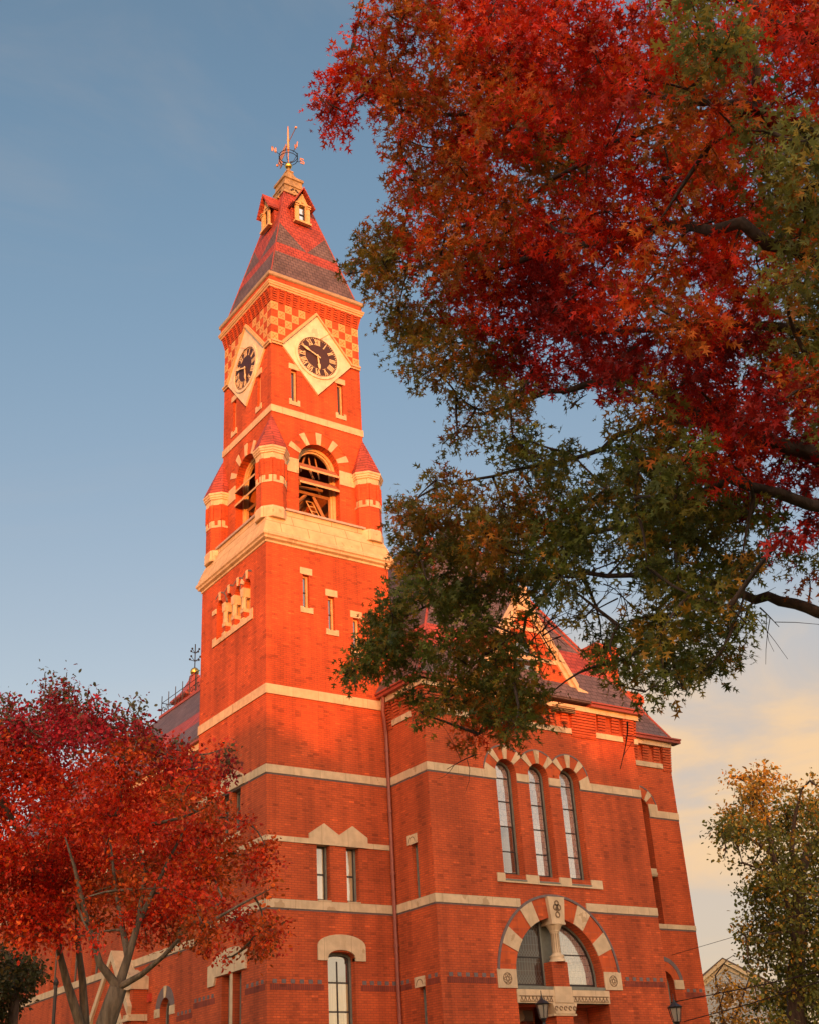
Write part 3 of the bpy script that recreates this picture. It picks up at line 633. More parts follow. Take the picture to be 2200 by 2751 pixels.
# ---- clocks, checkerboard frieze
DC, DZ, DH, DT, DB = 3.515, 40.33, 2.2, 42.95, 37.78
CZ, CR = 40.20, 1.24
ROM = ['XII', 'I', 'II', 'III', 'IIII', 'V', 'VI', 'VII', 'VIII', 'IX', 'X', 'XI']
def numeral(mb, F, s_, ang, r, h, n0, n1):
    wd = {'I': .085, 'V': .20, 'X': .20}; tot = sum(wd[c] for c in s_); x = -tot/2; ca, sa = math.cos(ang), math.sin(ang)   # ang clockwise from 12
    def P(px, py): return (DC + px*ca + (r+py)*sa, CZ - px*sa + (r+py)*ca)
    def bar(x0, y0, x1, y1, w):
        d = Vector((x1-x0, y1-y0)); a = Vector((-d.y, d.x)).normalized()*w/2
        mb.prism(F, [P(x0+a.x, y0+a.y), P(x1+a.x, y1+a.y), P(x1-a.x, y1-a.y), P(x0-a.x, y0-a.y)], n0, n1)
    for c in s_:
        w = wd[c]; m_ = x+w/2
        if c == 'I': bar(m_, -h/2, m_, h/2, .05)
        elif c == 'V': bar(m_-.075, h/2, m_, -h/2, .055); bar(m_+.075, h/2, m_, -h/2, .035)
        else: bar(m_-.075, h/2, m_+.075, -h/2, .055); bar(m_+.075, h/2, m_-.075, -h/2, .035)
        x += w
    bar(-tot/2, h/2, tot/2, h/2, .022); bar(-tot/2, -h/2, tot/2, -h/2, .022)
ULC = (Vector((S, 7.0, 0)), Vector((0, -1, 0)), Vector((-1, 0, 0)))
for F in (UR, ULC):
    ck = MB().prism(F, [(DC-DH, DZ), (DC, DB), (DC+DH, DZ), (DC, DT)], -.1, .10).build('clock', MARBLE, HALL)
    circ = lambda R, n=48: [(DC+R*math.cos(2*math.pi*i/n), CZ+R*math.sin(2*math.pi*i/n)) for i in range(n)]
    MB().ring(F, circ(CR+.15), circ(CR), .05, .16).build('dial_ring', MARBLE, ck)
    MB().prism(F, circ(CR), .05, .115).build('clock_face', DIAL, ck)
    nm = MB(); mn = MB()
    for i, s_ in enumerate(ROM): numeral(nm, F, s_, i*math.pi/6, CR*.76, .34, .116, .128)
    nm.build('numeral', NUM, ck)
    for i in range(60):
        a = i*math.pi/30; L, wd_ = .055, .035
        P = lambda r, q: (DC+r*math.sin(a)+q*math.cos(a), CZ+r*math.cos(a)-q*math.sin(a))
        mn.prism(F, [P(CR-.09, -wd_/2), P(CR-.09+L, -wd_/2), P(CR-.09+L, wd_/2), P(CR-.09, wd_/2)], .116, .126)
    mn.build('minute_mark', NUM, ck)
    def hand(a, L, tail, w, n):
        P = lambda r, q: (DC+r*math.sin(a)+q*math.cos(a), CZ+r*math.cos(a)-q*math.sin(a))
        return MB().prism(F, [P(-tail, -w*.5), P(L*.5, -w*.4), P(L*.62, -w*1.05), P(L*.75, -w*.9), P(L, 0), P(L*.75, w*.9), P(L*.62, w*1.05), P(L*.5, w*.4), P(-tail, w*.5)], n, n+.03)
    hand(rad(173), .82, .12, .085, .15).build('hour_hand', NUM, ck)
    hand(rad(293), 1.12, .15, .075, .19).build('minute_hand', NUM, ck)
    MB().tube([pt(F, DC+.15, CZ+CR-.03, .14), pt(F, DC+(.95 if F is UR else -.75), CZ+1.75, .75)], .022, 5).build('lamp_bracket', COPPERY, ck)
    # raking moulding over the diamond and level string beside it
    mo = MB()
    for sx in (-1, 1):
        for (w0, w1, pr) in ((0, .12, .20), (.12, .24, .13)):
            mo.prism(F, [(DC+sx*(DH-.05), DZ+w0), (DC, DT+w0), (DC, DT+w1), (DC+sx*(DH-.02), DZ+w1)], -.05, pr)
        a, b = sorted((DC+sx*(DH-.05), DC+sx*(e-DC+.0)))
        mo.box(F, a, b, 40.24, 40.36, -.05, .10); mo.box(F, a, b+(.0), 40.36, 40.47, -.05, .16)
    mo.build('diamond_moulding', TIMBER if False else STONE_D, ck)
    ch = MB(); cv = MB(); nx = 13; cw = (e-S)/nx; chh = (43.05-40.5)/5
    def inside(u, z): return abs(u-DC)/(DH+.42)+abs(z-DZ)/(DT-DZ+.42) < 1
    for i in range(nx):
        for j in range(5):
            if (i+j) % 2: continue
            u0, u1, z0, z1 = S+i*cw, S+(i+1)*cw, 40.5+j*chh, 40.5+(j+1)*chh
            if inside((u0+u1)/2, (z0+z1)/2): continue
            ch.box(F, u0+(0 if i else 0), u1, z0, z1, -.05, .012)
            cu, cz = (u0+u1)/2, (z0+z1)/2
            for a in (0, 1, 2, 3):
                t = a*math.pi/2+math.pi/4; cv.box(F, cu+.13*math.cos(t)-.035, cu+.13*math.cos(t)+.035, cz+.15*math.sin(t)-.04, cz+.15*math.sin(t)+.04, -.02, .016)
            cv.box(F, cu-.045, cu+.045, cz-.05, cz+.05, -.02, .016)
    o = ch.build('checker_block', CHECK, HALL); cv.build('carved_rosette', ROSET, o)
# ---- corbelled cornice
MB().sq(S, e, S, e, [(-.05, 43.1), (.015, 43.1), (.05, 43.35), (.10, 43.6), (.15, 43.88), (-.05, 43.88)]).build('corbel_course', BRICK, HALL)
m = MB()
for F in (UR, UL):
    n = 13
    for i in range(n):
        u = S+.05+(e-S-.4)*i/(n-1)
        for k in range(6): m.box(F, u, u+.24, 43.1+.13*k, 43.1+.13*k+.105, -.05, .045+.035*k)
m.build('brick_corbel', BRICK, HALL)
MB().sq(S, e, S, e, [(0, 43.87), (.20, 43.87), (.22, 43.97), (.27, 44.0), (.27, 44.08), (.31, 44.13), (.31, 44.22), (.0, 44.22)]).build('cornice', STONE_D, HALL)
MB().sq(S, e, S, e, [(0, 44.2), (.20, 44.222), (.20, 44.60), (0, 44.60)]).build('brick_parapet', BRICK, HALL)
MB().sq(S, e, S, e, [(.1, 44.6), (.22, 44.602), (.28, 44.66), (.28, 44.85), (.20, 44.88), (-.1, 44.88)]).build('gutter', GUTTER, HALL)
# ---- spire
h0, h1 = .80, 2.76
MB().sq(0, TW, 0, TW, [(-.52, 44.86), (-h0, 45.25), (-h1, 53.31)]).build('spire_roof', SPIRE, HALL)
def hipoff(z): return h0+(z-45.25)/(53.31-45.25)*(h1-h0)
m = MB()
for sx in (0, 1):
    for sy in (0, 1):
        P = []
        for z in (45.25, 53.31):
            o_ = hipoff(z); P.append((o_ if sx == 0 else TW-o_, o_ if sy == 0 else TW-o_, z))
        m.tube(P, .035, 5)
m.build('hip_roll', COPPER, HALL)
c3 = (3.5, 3.5)
crest = MB().sq(3.5, 3.5, 3.5, 3.5, [(.82, 53.28), (.82, 53.42), (.70, 53.45), (.68, 53.98), (.74, 54.0), (.74, 54.08), (.62, 54.1), (.60, 54.62), (.68, 54.66), (.68, 54.84), (.42, 55.05), (.26, 55.4), (.20, 55.62), (.24, 55.66), (.24, 55.72), (.10, 55.78), (.07, 56.05)]).build('spire_cap', CREST, HALL)
m = MB()
for F in (front(3.5-.69), left(3.5-.69)):
    for a in (-60, -25, 25, 60): 
        t = rad(90+a); m.sector(F, 3.5+.24*math.cos(t), 53.58+.24*math.sin(t), .0, .075, 0, 360, -.02, .018, 8)
    m.box(F, 3.44, 3.56, 53.50, 53.60, -.02, .018)
m.build('pierced_ornament', DARKIN, crest)
# dormers
for k in range(2):
    F = front(1.90) if k == 0 else left(1.90)
    F = (F[0]+Z*.29, F[1], F[2]); dc = 3.5 if k == 0 else 3.45
    d = MB().prism(F, [(dc-.62, 50.25), (dc+.62, 50.25), (dc+.62, 51.55), (dc, 52.75), (dc-.62, 51.55)], -1.3, -.22).build('dormer', REDSL, HALL)
    wl_ = rect(dc-.22, dc+.22, 50.35, 51.62)
    m = MB(); wall(m, F, [(dc-.52, 50.3), (dc+.52, 50.3), (dc+.52, 51.5), (dc, 52.55), (dc-.52, 51.5)], [(wl_, .2)]); m.build('dormer_front', TIMBER, d)
    MB().box(F, dc-.2, dc+.2, 50.36, 51.6, -.19, -.17).build('dormer_pane', G_DARK, d)
    m = MB().box(F, dc-.20, dc+.20, 50.94, 51.0, -.17, -.12).box(F, dc-.20, dc-.15, 50.36, 51.6, -.17, -.1).box(F, dc+.15, dc+.20, 50.36, 51.6, -.17, -.1); m.build('dormer_sash', SASH, d)
    m = MB()
    for sx in (-1, 1):
        a, b = sorted((dc+sx*.28, dc+sx*.47)); m.box(F, a, b, 50.3, 51.4, .002, .07); a, b = sorted((dc+sx*.26, dc+sx*.53)); m.box(F, a, b, 51.4, 51.48, .002, .12); m.box(F, a, b, 51.54, 51.62, .002, .15)
    m.box(F, dc-.55, dc+.55, 50.18, 50.32, -.1, .14); m.prism(F, [(dc-.06, 51.75), (dc+.06, 51.75), (dc+.03, 52.4), (dc-.03, 52.4)], .0, .06)
    m.build('dormer_pilaster', TIMBER, d)
    m = MB()
    for sx in (-1, 1): m.prism(F, [(dc+sx*.72, 51.36), (dc, 52.74), (dc, 52.86), (dc+sx*.78, 51.42)], -1.75, .26)
    m.build('dormer_roof', REDSL, d)
    MB().sector(F, dc, 52.96, .05, .17, -60, 200, -.9, -.72, 10).build('scroll_finial', CREST, d)
# weathervane
vx, vy = 3.5, 3.5
V = MB().tube([(vx, vy, 56.0), (vx, vy, 57.5)], .035, 6).tube([(vx, vy, 57.5), (vx, vy, 57.52), (vx, vy, 59.2), (vx, vy, 59.6)], [.04, .085, .055, .03], 8).build('weathervane', COPPERY, HALL, True)
MB().ball((vx, vy, 56.27), .23, 16).build('gilded_ball', GOLD, V, True)
m = MB()
for zr, R in ((56.85, .58), (57.08, .58)): m.tube([(vx+R*math.cos(2*math.pi*i/24), vy+R*math.sin(2*math.pi*i/24), zr) for i in range(25)], .024, 5)
for k in range(4):
    a = k*math.pi/2+math.pi/4; m.tube([(vx+.05*math.cos(a), vy+.05*math.sin(a), 56.5), (vx+.35*math.cos(a), vy+.35*math.sin(a), 56.66), (vx+.58*math.cos(a), vy+.58*math.sin(a), 57.1)], .02, 5); m.ball((vx+.58*math.cos(a), vy+.58*math.sin(a), 57.16), .045, 6)
    a = k*math.pi/2; m.tube([(vx+.58*math.cos(a), vy+.58*math.sin(a), 56.95), (vx+.75*math.cos(a), vy+.75*math.sin(a), 56.98), (vx+.9*math.cos(a), vy+.9*math.sin(a), 57.12)], .02, 5)
m.build('vane_hoop', IRON, V)
LET = {'N': [(0, 0, 0, .4), (0, .4, .26, 0), (.26, 0, .26, .4)], 'S': [(.26, .38, .02, .38), (.02, .38, .02, .2), (.02, .2, .26, .2), (.26, .2, .26, .02), (.26, .02, 0, .02)],
       'E': [(0, 0, 0, .4), (0, .38, .24, .38), (0, .2, .2, .2), (0, .02, .24, .02)], 'W': [(0, .4, .08, 0), (.08, 0, .16, .3), (.16, .3, .24, 0), (.24, 0, .32, .4)]}
for L, F, u in (('N', front(vy), vx-1.15), ('S', front(vy), vx+.85), ('W', left(vx), vy-1.15), ('E', left(vx), vy+.85)):
    MB().text_strokes(F, [(a+u, b+56.95, c+u, d+56.95) for a, b, c, d in LET[L]], .075, -.02, .02).build('compass_letter', COPPERY, V)
m = MB().tube([(3.3, 2.15, 58.25), (3.9, 5.65, 58.25)], .028, 5).ball((3.3, 2.15, 58.25), .085, 8).ball((3.9, 5.65, 58.25), .085, 8)
P = [(3.58, 3.9, 58.25), (3.62, 4.0, 58.62), (3.86, 5.4, 58.55), (3.86, 5.35, 57.95), (3.66, 4.3, 57.9)]
m.add([(a-.012, b, c) for a, b, c in P]+[(a+.012, b, c) for a, b, c in P], [(0, 1, 2, 3, 4), (9, 8, 7, 6, 5)]+[(i, (i+1) % 5, (i+1) % 5+5, i+5) for i in range(5)])
m.build('vane_arrow', COPPERY, V)

# ---- entrance block
mb = MB(); AX, AZ, AR0, AR1 = 12.98, 8.02, 2.53, 3.44
def arcpts(cx, cz, R, a0, a1, n): return [(cx+R*math.cos(rad(a0+(a1-a0)*i/n)), cz+R*math.sin(rad(a0+(a1-a0)*i/n))) for i in range(n+1)]
ent = [(10.45, 7.62), (15.51, 7.62)] + arcpts(AX, AZ, AR0, 3, 177, 28)
LC = [10.90, 12.86, 14.80]; LH = .61; LS = 17.05
doorhole = rect(10.42, 15.66, 2.2, 6.93)
BH = [(ent, .75), (doorhole, 1.6)] + [(arch(c, LH, 12.34, LS, 14), .55) for c in LC]
wall(mb, BF, rect(BX0, BX1, 0, 20.9), BH)
sw = [(-2.0, -1.55, 11.30, 13.66), (-1.98, -1.53, 5.0, 7.68)]
wall(mb, BS, rect(BY, .05, 0, 20.9), [(rect(a, b, c, d), .3) for a, b, c, d in sw])
mb.add([(BX1, BY, 0), (BX1, 6, 0), (BX1, 6, 20.9), (BX1, BY, 20.9), (BX0, 6, 0), (BX0, 6, 20.9)], [(0, 1, 2, 3)])
# gable above the eaves
gx, gz = 12.95, 26.05
wall(mb, BF, [(9.7, 20.9), (16.2, 20.9), (16.2, 21.3), (gx+.12, gz), (gx-.12, gz), (9.7, 21.3)], [(arch(gx, .9, 21.9, 23.2, 12), .35)])
mb.build('entrance_wall', BRICK, HALL)
o = window(HALL, BF, arch(gx, .9, 21.9, 23.2, 12), .33, .12, G_DARK, bars=[(gx, 22, gx, 24)], fmat=TIMBER, name='gable_window')
m = MB()
for sx in (-1, 1):
    for (d0, d1, pr) in ((-.05, .20, .10), (.20, .42, .22)):
        m.prism(BF, [(gx+sx*3.02, 21.35+d0*1.6), (gx, gz-.10+d0*1.6), (gx, gz-.10+d1*1.7), (gx+sx*3.05, 21.35+d1*1.7)], -.45, pr)
    a, b = sorted((gx+sx*2.95, gx+sx*3.62)); m.prism(BF, [(a, 21.18), (b, 21.18), (b, 21.70), (a, 21.9)] if sx > 0 else [(a, 21.18), (b, 21.18), (b, 21.9), (a, 21.70)], -.45, .24)
m.box(BF, gx-.5, gx+.5, 25.45, 25.75, -.3, .3).box(BF, gx-.35, gx+.35, 25.75, 26.4, -.35, .33).prism(BF, [(gx-.45, 26.4), (gx+.45, 26.4), (gx, 27.0)], -.35, .35)
m.build('gable_coping', STONE, HALL)
m = MB()
for z in (22.95, 24.5): m.box(BF, gx-1.9 if z < 24 else gx-1.0, gx+1.9 if z < 24 else gx+1.0, z, z+.22, -.05, .05)
m.build('gable_band', STONE, HALL)
# block bands, broken by the arches
def bband(z0, z1, runs):
    m = MB(); q = MB()
    m.box(BS, BY, -.052, z0, z1, -.05, .05); q.box(BS, BY, -.052, z0-.07, z0-.002, -.05, .014)
    for a, b in runs: m.box(BF, a, b, z0, z1, -.05, .05); q.box(BF, a, b, z0-.07, z0-.002, -.05, .014)
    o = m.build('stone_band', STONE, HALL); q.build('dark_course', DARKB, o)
bband(16.664, 17.03, [(BX0-.05, LC[0]-LH-.004), (LC[0]+LH+.004, LC[1]-LH-.004), (LC[1]+LH+.004, LC[2]-LH-.004), (LC[2]+LH+.004, BX1)])
bband(10.922, 11.284, [(BX0-.05, 11.02), (14.94, BX1)])
# lancets
m = MB().box(BF, 9.85, 16.1, 11.97, 12.06, -.3, .07)
for a, b in ((9.85, LC[0]-LH), (LC[0]+LH, LC[1]-LH), (LC[1]+LH, LC[2]-LH), (LC[2]+LH, 16.1)): m.box(BF, a+.002, b-.002, 12.06, 12.36, -.3, .07)
m.build('lancet_sill', STONE, HALL)
MB().box(BF, LC[0]-.43, LC[0]+.43, 12.55, 14.56, -.478, -.472).build('leaded_reflection_pane', G_LEAD, HALL)  # leading is real; the dark lower half stands in for a tree reflection
for i, c in enumerate(LC):
    lo = arch(c, LH, 12.34, LS, 14)
    o = window(HALL, BF, lo, .5, .10, G_STORM, bars=[(c-.45, z, c+.45, z) for z in (13.45, 14.6, 15.75, 16.85)], name='lancet_window', sash=.07, bw=.05)
    P = [pt(BF, u, z, n) for u in (c-LH, c+LH) for z, n in ((12.36, -.45), (12.10, .09), (12.05, .09), (12.05, -.45))]
    MB().add(P, [(0, 1, 2, 3), (4, 5, 6, 7), (0, 1, 5, 4), (1, 2, 6, 5), (2, 3, 7, 6), (3, 0, 4, 7)]).build('sloping_sill', FRAME, o)
    st = MB(); 
    lo_a = 52 if i < 2 else 40; 
    for a in (90, 47, 133): st.sector(BF, c, LS, LH+.004, 1.25, a-8, a+8, -.3, .05, 2)
    sides = []
    if i == 0: st.prism(BF, [(c-1.28, 16.66), (c-LH-.004, 16.66), (c-LH-.004, LS+.02), (c-1.2, LS+.32), (c-1.28, LS+.05)], -.3, .055)
    if i == 2: st.prism(BF, [(c+LH+.004, 16.66), (c+1.28, 16.66), (c+1.28, LS+.05), (c+1.2, LS+.32), (c+LH+.004, LS+.02)], -.3, .055)
    st.build('arch_stone', STONE, o)
    a0 = 2 if i == 2 else 40; a1 = 178 if i == 0 else 140
    MB().sector(BF, c, LS, LH+.004, 1.0, 2, 178, -.25, .012, 24).sector(BF, c, LS, 1.0, 1.22, a0, a1, -.2, .012, 20).build('arch_brick', BRICK_A, o)
    MB().sector(BF, c, LS, 1.22, 1.30, a0, a1, -.05, .03, 20).build('dark_arch_ring', DARKB, o)
# big entrance arch
MB().box(BF, 12.40, 13.52, 7.7, 10.46, -.70, -.61).build('fanlight_panel', FRAME, HALL)
pier_w = (12.50, 13.42)
fan = MB(); fl = [(10.45, 7.62), (12.52, 7.62)] + [(12.52, AZ+math.sqrt(AR0**2-.46**2))] + arcpts(AX, AZ, AR0, 102, 177, 14)
fr_ = [(13.40, 7.62), (15.51, 7.62)] + arcpts(AX, AZ, AR0, 3, 80, 14)
o1 = window(HALL, BF, fl, .6, .09, G_LEAD, bars=[(10.6, 8.9, 12.4, 8.9)], name='fanlight_window', sash=.07)
o2 = window(HALL, BF, fr_, .6, .09, G_STORM, bars=[(13.5, 9.05, 15.2, 9.05)], name='fanlight_window', sash=.09)
st = MB()
for a in (28.6, 59, 119.2, 150.2): st.sector(BF, AX, AZ, AR0+.004, AR1, a-6.7, a+6.7, -.4, .05, 3)
arcs = st.build('entrance_arch', STONE, HALL)
MB().sector(BF, AX, AZ, AR0+.004, AR1-.01, 3, 177, -.35, .015, 44).build('arch_brick', BRICK_A, arcs)
MB().sector(BF, AX, AZ, AR1, AR1+.11, 4, 176, -.05, .06, 44).build('dark_arch_ring', DARKB, arcs)
kk = MB().prism(BF, [(12.62, 10.32), (13.36, 10.32), (13.49, 11.44), (12.50, 11.44)], -.5, .20).build('carved_keystone', STONE, arcs)
m = MB()
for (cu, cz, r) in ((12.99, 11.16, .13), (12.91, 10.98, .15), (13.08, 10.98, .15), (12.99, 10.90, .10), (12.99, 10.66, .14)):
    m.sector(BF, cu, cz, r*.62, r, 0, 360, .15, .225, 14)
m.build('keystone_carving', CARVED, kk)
for sx in (-1, 1):
    a, b = sorted((AX+sx*(AR0+.012), AX+sx*3.58)); ib = MB().box(BF, a, b, 7.52, 8.29, -.4, .055).build('impost_block', STONE, arcs)
    cu = (a+b)/2; m = MB().sector(BF, cu, 7.9, .21, .25, 0, 360, 0, .065, 16).sector(BF, cu, 7.9, .06, .09, 0, 360, 0, .068, 10)
    for k in range(6): t = rad(60*k); m.sector(BF, cu+.14*math.cos(t), 7.9+.14*math.sin(t), .04, .065, 0, 360, 0, .066, 8)
    m.build('rosette', CARVED, ib)
lt = MB().box(BF, 10.38, 15.70, 7.22, 7.48, -.5, .06).box(BF, 10.38, 15.70, 6.93, 7.22, -.5, .04).box(BF, 12.45, 13.45, 6.95, 7.62, -.5, .10).build('door_lintel', STONE, HALL)
m = MB()
for (a, b) in ((10.5, 12.35), (13.55, 15.6)):
    m.box(BF, a, b, 7.20, 7.23, 0, .07); m.box(BF, a, b, 6.985, 7.01, 0, .07)
    n = int((b-a)/.19)
    for i in range(n):
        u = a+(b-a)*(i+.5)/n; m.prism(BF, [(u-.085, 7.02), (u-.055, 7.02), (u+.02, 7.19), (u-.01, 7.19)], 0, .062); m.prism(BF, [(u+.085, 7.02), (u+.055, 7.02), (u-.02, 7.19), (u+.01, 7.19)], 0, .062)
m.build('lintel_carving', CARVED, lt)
for a, b in ((10.45, 12.5), (13.42, 15.51)):
    m = MB().box(BF, a, b, 7.49, 7.62, -.55, .02); m.build('fanlight_sill', FRAME, HALL)
pr = MB().box(BF, 12.50, 13.42, 7.62, 8.66, -.65, .02).build('centre_pier', BRICK, HALL)
cm = MB().lathe(pt(BF, 12.97, 8.66, -.12), [(.36, 0), (.36, .10), (.30, .14), (.33, .2), (.33, .26), (.22, .34), (.195, .40), (.18, 1.22), (.21, 1.25)], 20)
cm.build('column_shaft', STONE, pr, True)
MB().lathe(pt(BF, 12.97, 9.90, -.12), [(.20, 0), (.24, .06), (.24, .10), (.36, .30), (.40, .36)], 12).box(BF, 12.58, 13.38, 10.24, 10.33, -.55, .24).build('column_capital', STONE, pr)
m = MB()
for k in range(12): a = 2*math.pi*k/12; c_ = pt(BF, 12.97, 9.0, -.12); m.tube([(c_.x+.196*math.cos(a), c_.y+.196*math.sin(a), 9.06), (c_.x+.184*math.cos(a), c_.y+.184*math.sin(a), 9.86)], .012, 4)
m.build('fluting', CARVED, pr)
# doorway
cap2 = MB().prism(BF, [(12.42, 6.50), (13.50, 6.50), (13.66, 6.92), (12.26, 6.92)], -.9, .10).box(BF, 12.30, 13.62, 6.42, 6.50, -.9, .06).build('door_column_capital', STONE, HALL)
m = MB()
for k in range(5): m.sector(BF, 12.45+.26*k, 6.72, .06, .10, 0, 300, .05, .13, 10)
m.build('capital_carving', CARVED, cap2)
MB().box(BF, 12.48, 13.44, 2.2, 6.42, -.8, .0).build('door_column', BRICK, HALL)
for a, b in ((10.42, 12.48), (13.44, 15.66)):
    d = MB().box(BF, a, b, 2.2, 6.93, -1.58, -1.5).build('door', DOORW, HALL)
    m = MB(); w = (b-a)
    for k in range(3):
        for z0, z1 in ((2.4, 4.0), (4.2, 5.6)): m.box(BF, a+w*k/3+.08, a+w*(k+1)/3-.08, z0, z1, -1.5, -1.46)
    m.build('door_panel', DOORW, d)
    MB().box(BF, a+.1, b-.1, 5.85, 6.8, -1.5, -1.48).build('door_glass', G_DARK, d)
MB().bx(9.2, 16.8, -9.0, -3.1, 0, 1.3).bx(9.7, 16.3, -7.4, -3.1, 1.3, 1.8).bx(10.2, 15.8, -5.8, -1.6, 1.8, 2.2).build('entrance_step', STONE_D, HALL)
dentils(BF, [(6.75, 9.35), (16.75, 19.35)], 8.0); dentils(BS, [(-.95, -.1), (-3.05, -2.1)], 8.0)
for a, b, c, d in sw:
    o = window(HALL, BS, rect(a, b, c, d), .28, .08, G_DARK, name='narrow_window')
    MB().prism(BS, [(a-.02, d-.0), (b+.27, d-.0), (b+.27, d+.42), (a-.02, d+.42)], -.05, .05).build('lintel', STONE, o)
    MB().sector(BS, (a+b)/2+.12, d+.08, .22, .25, 0, 180, 0, .06, 10).build('lintel_arc', CARVED, o)
# corbel frieze under the eaves
def frieze(F, u0, u1, piers, name_run=True):
    """stepped brick piers, recessed panels with brick dentils, stone strips"""
    p = MB(); s1 = MB(); dn = MB(); edges = sorted(piers)
    for a, b in edges:
        for k in range(9): p.box(F, a, b, 19.36+.14*k, 19.36+.14*k+.11, -.05, .06+.022*k)
        p.box(F, a+.001, b-.001, 19.3, 20.6, -.05, .04)
    free = []; x = u0
    for a, b in edges:
        if a-x > .2: free.append((x, a))
        x = b
    if u1-x > .2: free.append((x, u1))
    for a, b in free:
        s1.box(F, a+.002, b-.002, 19.42, 19.70, -.05, .06); n = max(1, int((b-a)/.75)); st_ = (b-a)/n
        for i in range(n):
            for k in range(6): dn.box(F, a+st_*(i+.22), a+st_*(i+.78), 19.72+.145*k, 19.72+.145*k+.115, -.05, .03+.028*k)
    p.build('corbelled_pier', BRICK, HALL); s1.build('frieze_strip', STONE, HALL); dn.build('brick_corbel', BRICK, HALL)
    MB().box(F, u0, u1, 20.60, 20.86, -.05, .30).build('eaves_moulding', STONE, HALL)
frieze(BF, BX0, BX1+.3, [(BX0, 7.35), (9.0, 10.55), (15.3, 16.9), (18.75, BX1)])
m = MB()
for k in range(4): m.box(BF, 14.0, 15.45, 20.52+.085*k-.12, 20.56+.085*k-.12, 0, .34)
m.build('louvre', CARVED, HALL)
frieze(BS, BY-.3, .35, [(BY, -2.2), (-.55, .3)])
frieze(RF, BX1+.01, RX1, [(24.4, RX1)])
def eaves(F, a, b): MB().box(F, a, b, 20.862, 21.02, -.05, .52).box(F, a, b, 21.02, 21.10, -.05, .60).build('gutter', COPPER, HALL)
eaves(BF, 16.4, BX1+.5); eaves(BF, BX0-.5, 9.6); eaves(BS, BY-.49, .4); eaves(RF, BX1+.52, RX1+.55)

# ---- hall wall right of the block
mb = MB(); RC = 22.25
RH = [(arch(RC, .60, 11.15, 17.05, 12), .55), (arch(RC, .65, 4.6, 8.25, 12), .5)]
wall(mb, RF, rect(BX1, RX1, 0, 20.9), RH)
mb.add([(RX1, RWY, 0), (RX1, 19, 0), (RX1, 19, 20.9), (RX1, RWY, 20.9)], [(0, 1, 2, 3)]); mb.build('hall_wall', BRICK, HALL)
m = MB(); q = MB()
for z0, z1 in ((16.664, 17.03), (10.922, 11.15)):
    for a, b in ((BX1+.01, RC-.604), (RC+.604, RX1)) if z0 > 12 else ((BX1+.01, RX1),): m.box(RF, a, b, z0, z1, -.05, .05); q.box(RF, a, b, z0-.07, z0-.002, -.05, .014)
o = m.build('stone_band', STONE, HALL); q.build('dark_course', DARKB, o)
o = window(HALL, RF, arch(RC, .60, 11.15, 17.05, 12), .5, .10, G_SKY, name='lancet_window', sash=.06, bars=[(RC-.5, z, RC+.5, z) for z in (12.3, 13.4, 14.7, 15.8)])
MB().box(RF, RC-.6, RC+.6, 13.55, 13.95, -.5, -.02).box(RF, RC-.6, RC+.6, 13.62, 13.74, -.02, .03).build('transom', STONE, o)
m = MB()
for a in (90, 47, 133): m.sector(RF, RC, 17.05, .604, 1.22, a-8, a+8, -.3, .05, 2)
for sx in (-1, 1): a, b = sorted((RC+sx*.604, RC+sx*1.25)); m.box(RF, a, b, 16.66, 17.35, -.3, .055)
m.build('arch_stone', STONE, o); MB().sector(RF, RC, 17.05, .604, 1.2, 2, 178, -.25, .012, 24).build('arch_brick', BRICK_A, o); MB().sector(RF, RC, 17.05, 1.2, 1.28, 14, 166, -.05, .03, 22).build('dark_arch_ring', DARKB, o)
o = window(HALL, RF, arch(RC, .65, 4.6, 8.25, 12), .45, .12, G_DARK, name='arched_window', sash=.06, bars=[(RC, 4.7, RC, 8.7)])
m = MB()
for sx in (-1, 1): a, b = sorted((RC+sx*.654, RC+sx*1.3)); m.box(RF, a, b, 8.02, 8.45, -.3, .05)
m.build('arch_stone', STONE, o); MB().sector(RF, RC, 8.25, .654, 1.1, 10, 170, -.25, .012, 24).build('arch_brick', BRICK_A, o); MB().sector(RF, RC, 8.25, 1.1, 1.32, 10, 170, -.05, .03, 22).build('dark_arch_ring', DARKB, o)
dentils(RF, [(19.8, 20.9), (23.6, 24.95)], 7.95)

# ---- roofs
MB().sq(BX0, BX1, BY, 8.0, [(.52, 21.0), (.56, 21.11), (-5.0, 30.55), (-6.4, 33.0)]).build('entrance_roof', BLOCKSL, HALL)
rx0, rx1, ry0, ry1 = 7.5, 25.4, -.35, 18.5
MB().sq(rx0, rx1, ry0, ry1, [(0, 20.95), (.04, 21.10), (-7.0, 34.3)]).build('hall_roof', HALLSL, HALL)
m = MB()
m.tube([(BX1+.53, BY-.53, 21.12), (BX1-5.0, BY+5.0, 30.6)], .07, 6); m.tube([(BX0-.53, BY-.53, 21.12), (BX0+5.0, BY+5.0, 30.6)], .07, 6)
m.tube([(rx1, ry0, 21.12), (rx1-7.0, ry0+7.0, 34.35)], .09, 6); m.tube([(rx0, ry0, 21.12), (rx0+7.0, ry0+7.0, 34.35)], .09, 6)
m.tube([(rx0+7.0, ry0+7.0, 34.35), (rx1-7.0, ry0+7.0, 34.35)], .12, 6)
m.build('ridge_roll', COPPER, HALL)
MB().lathe((17.6, 6.9, 34.3), [(.3, 0), (.2, .25), (.28, .35), (.05, .9), (.02, 1.3)], 8).build('roof_finial', COPPER, HALL)
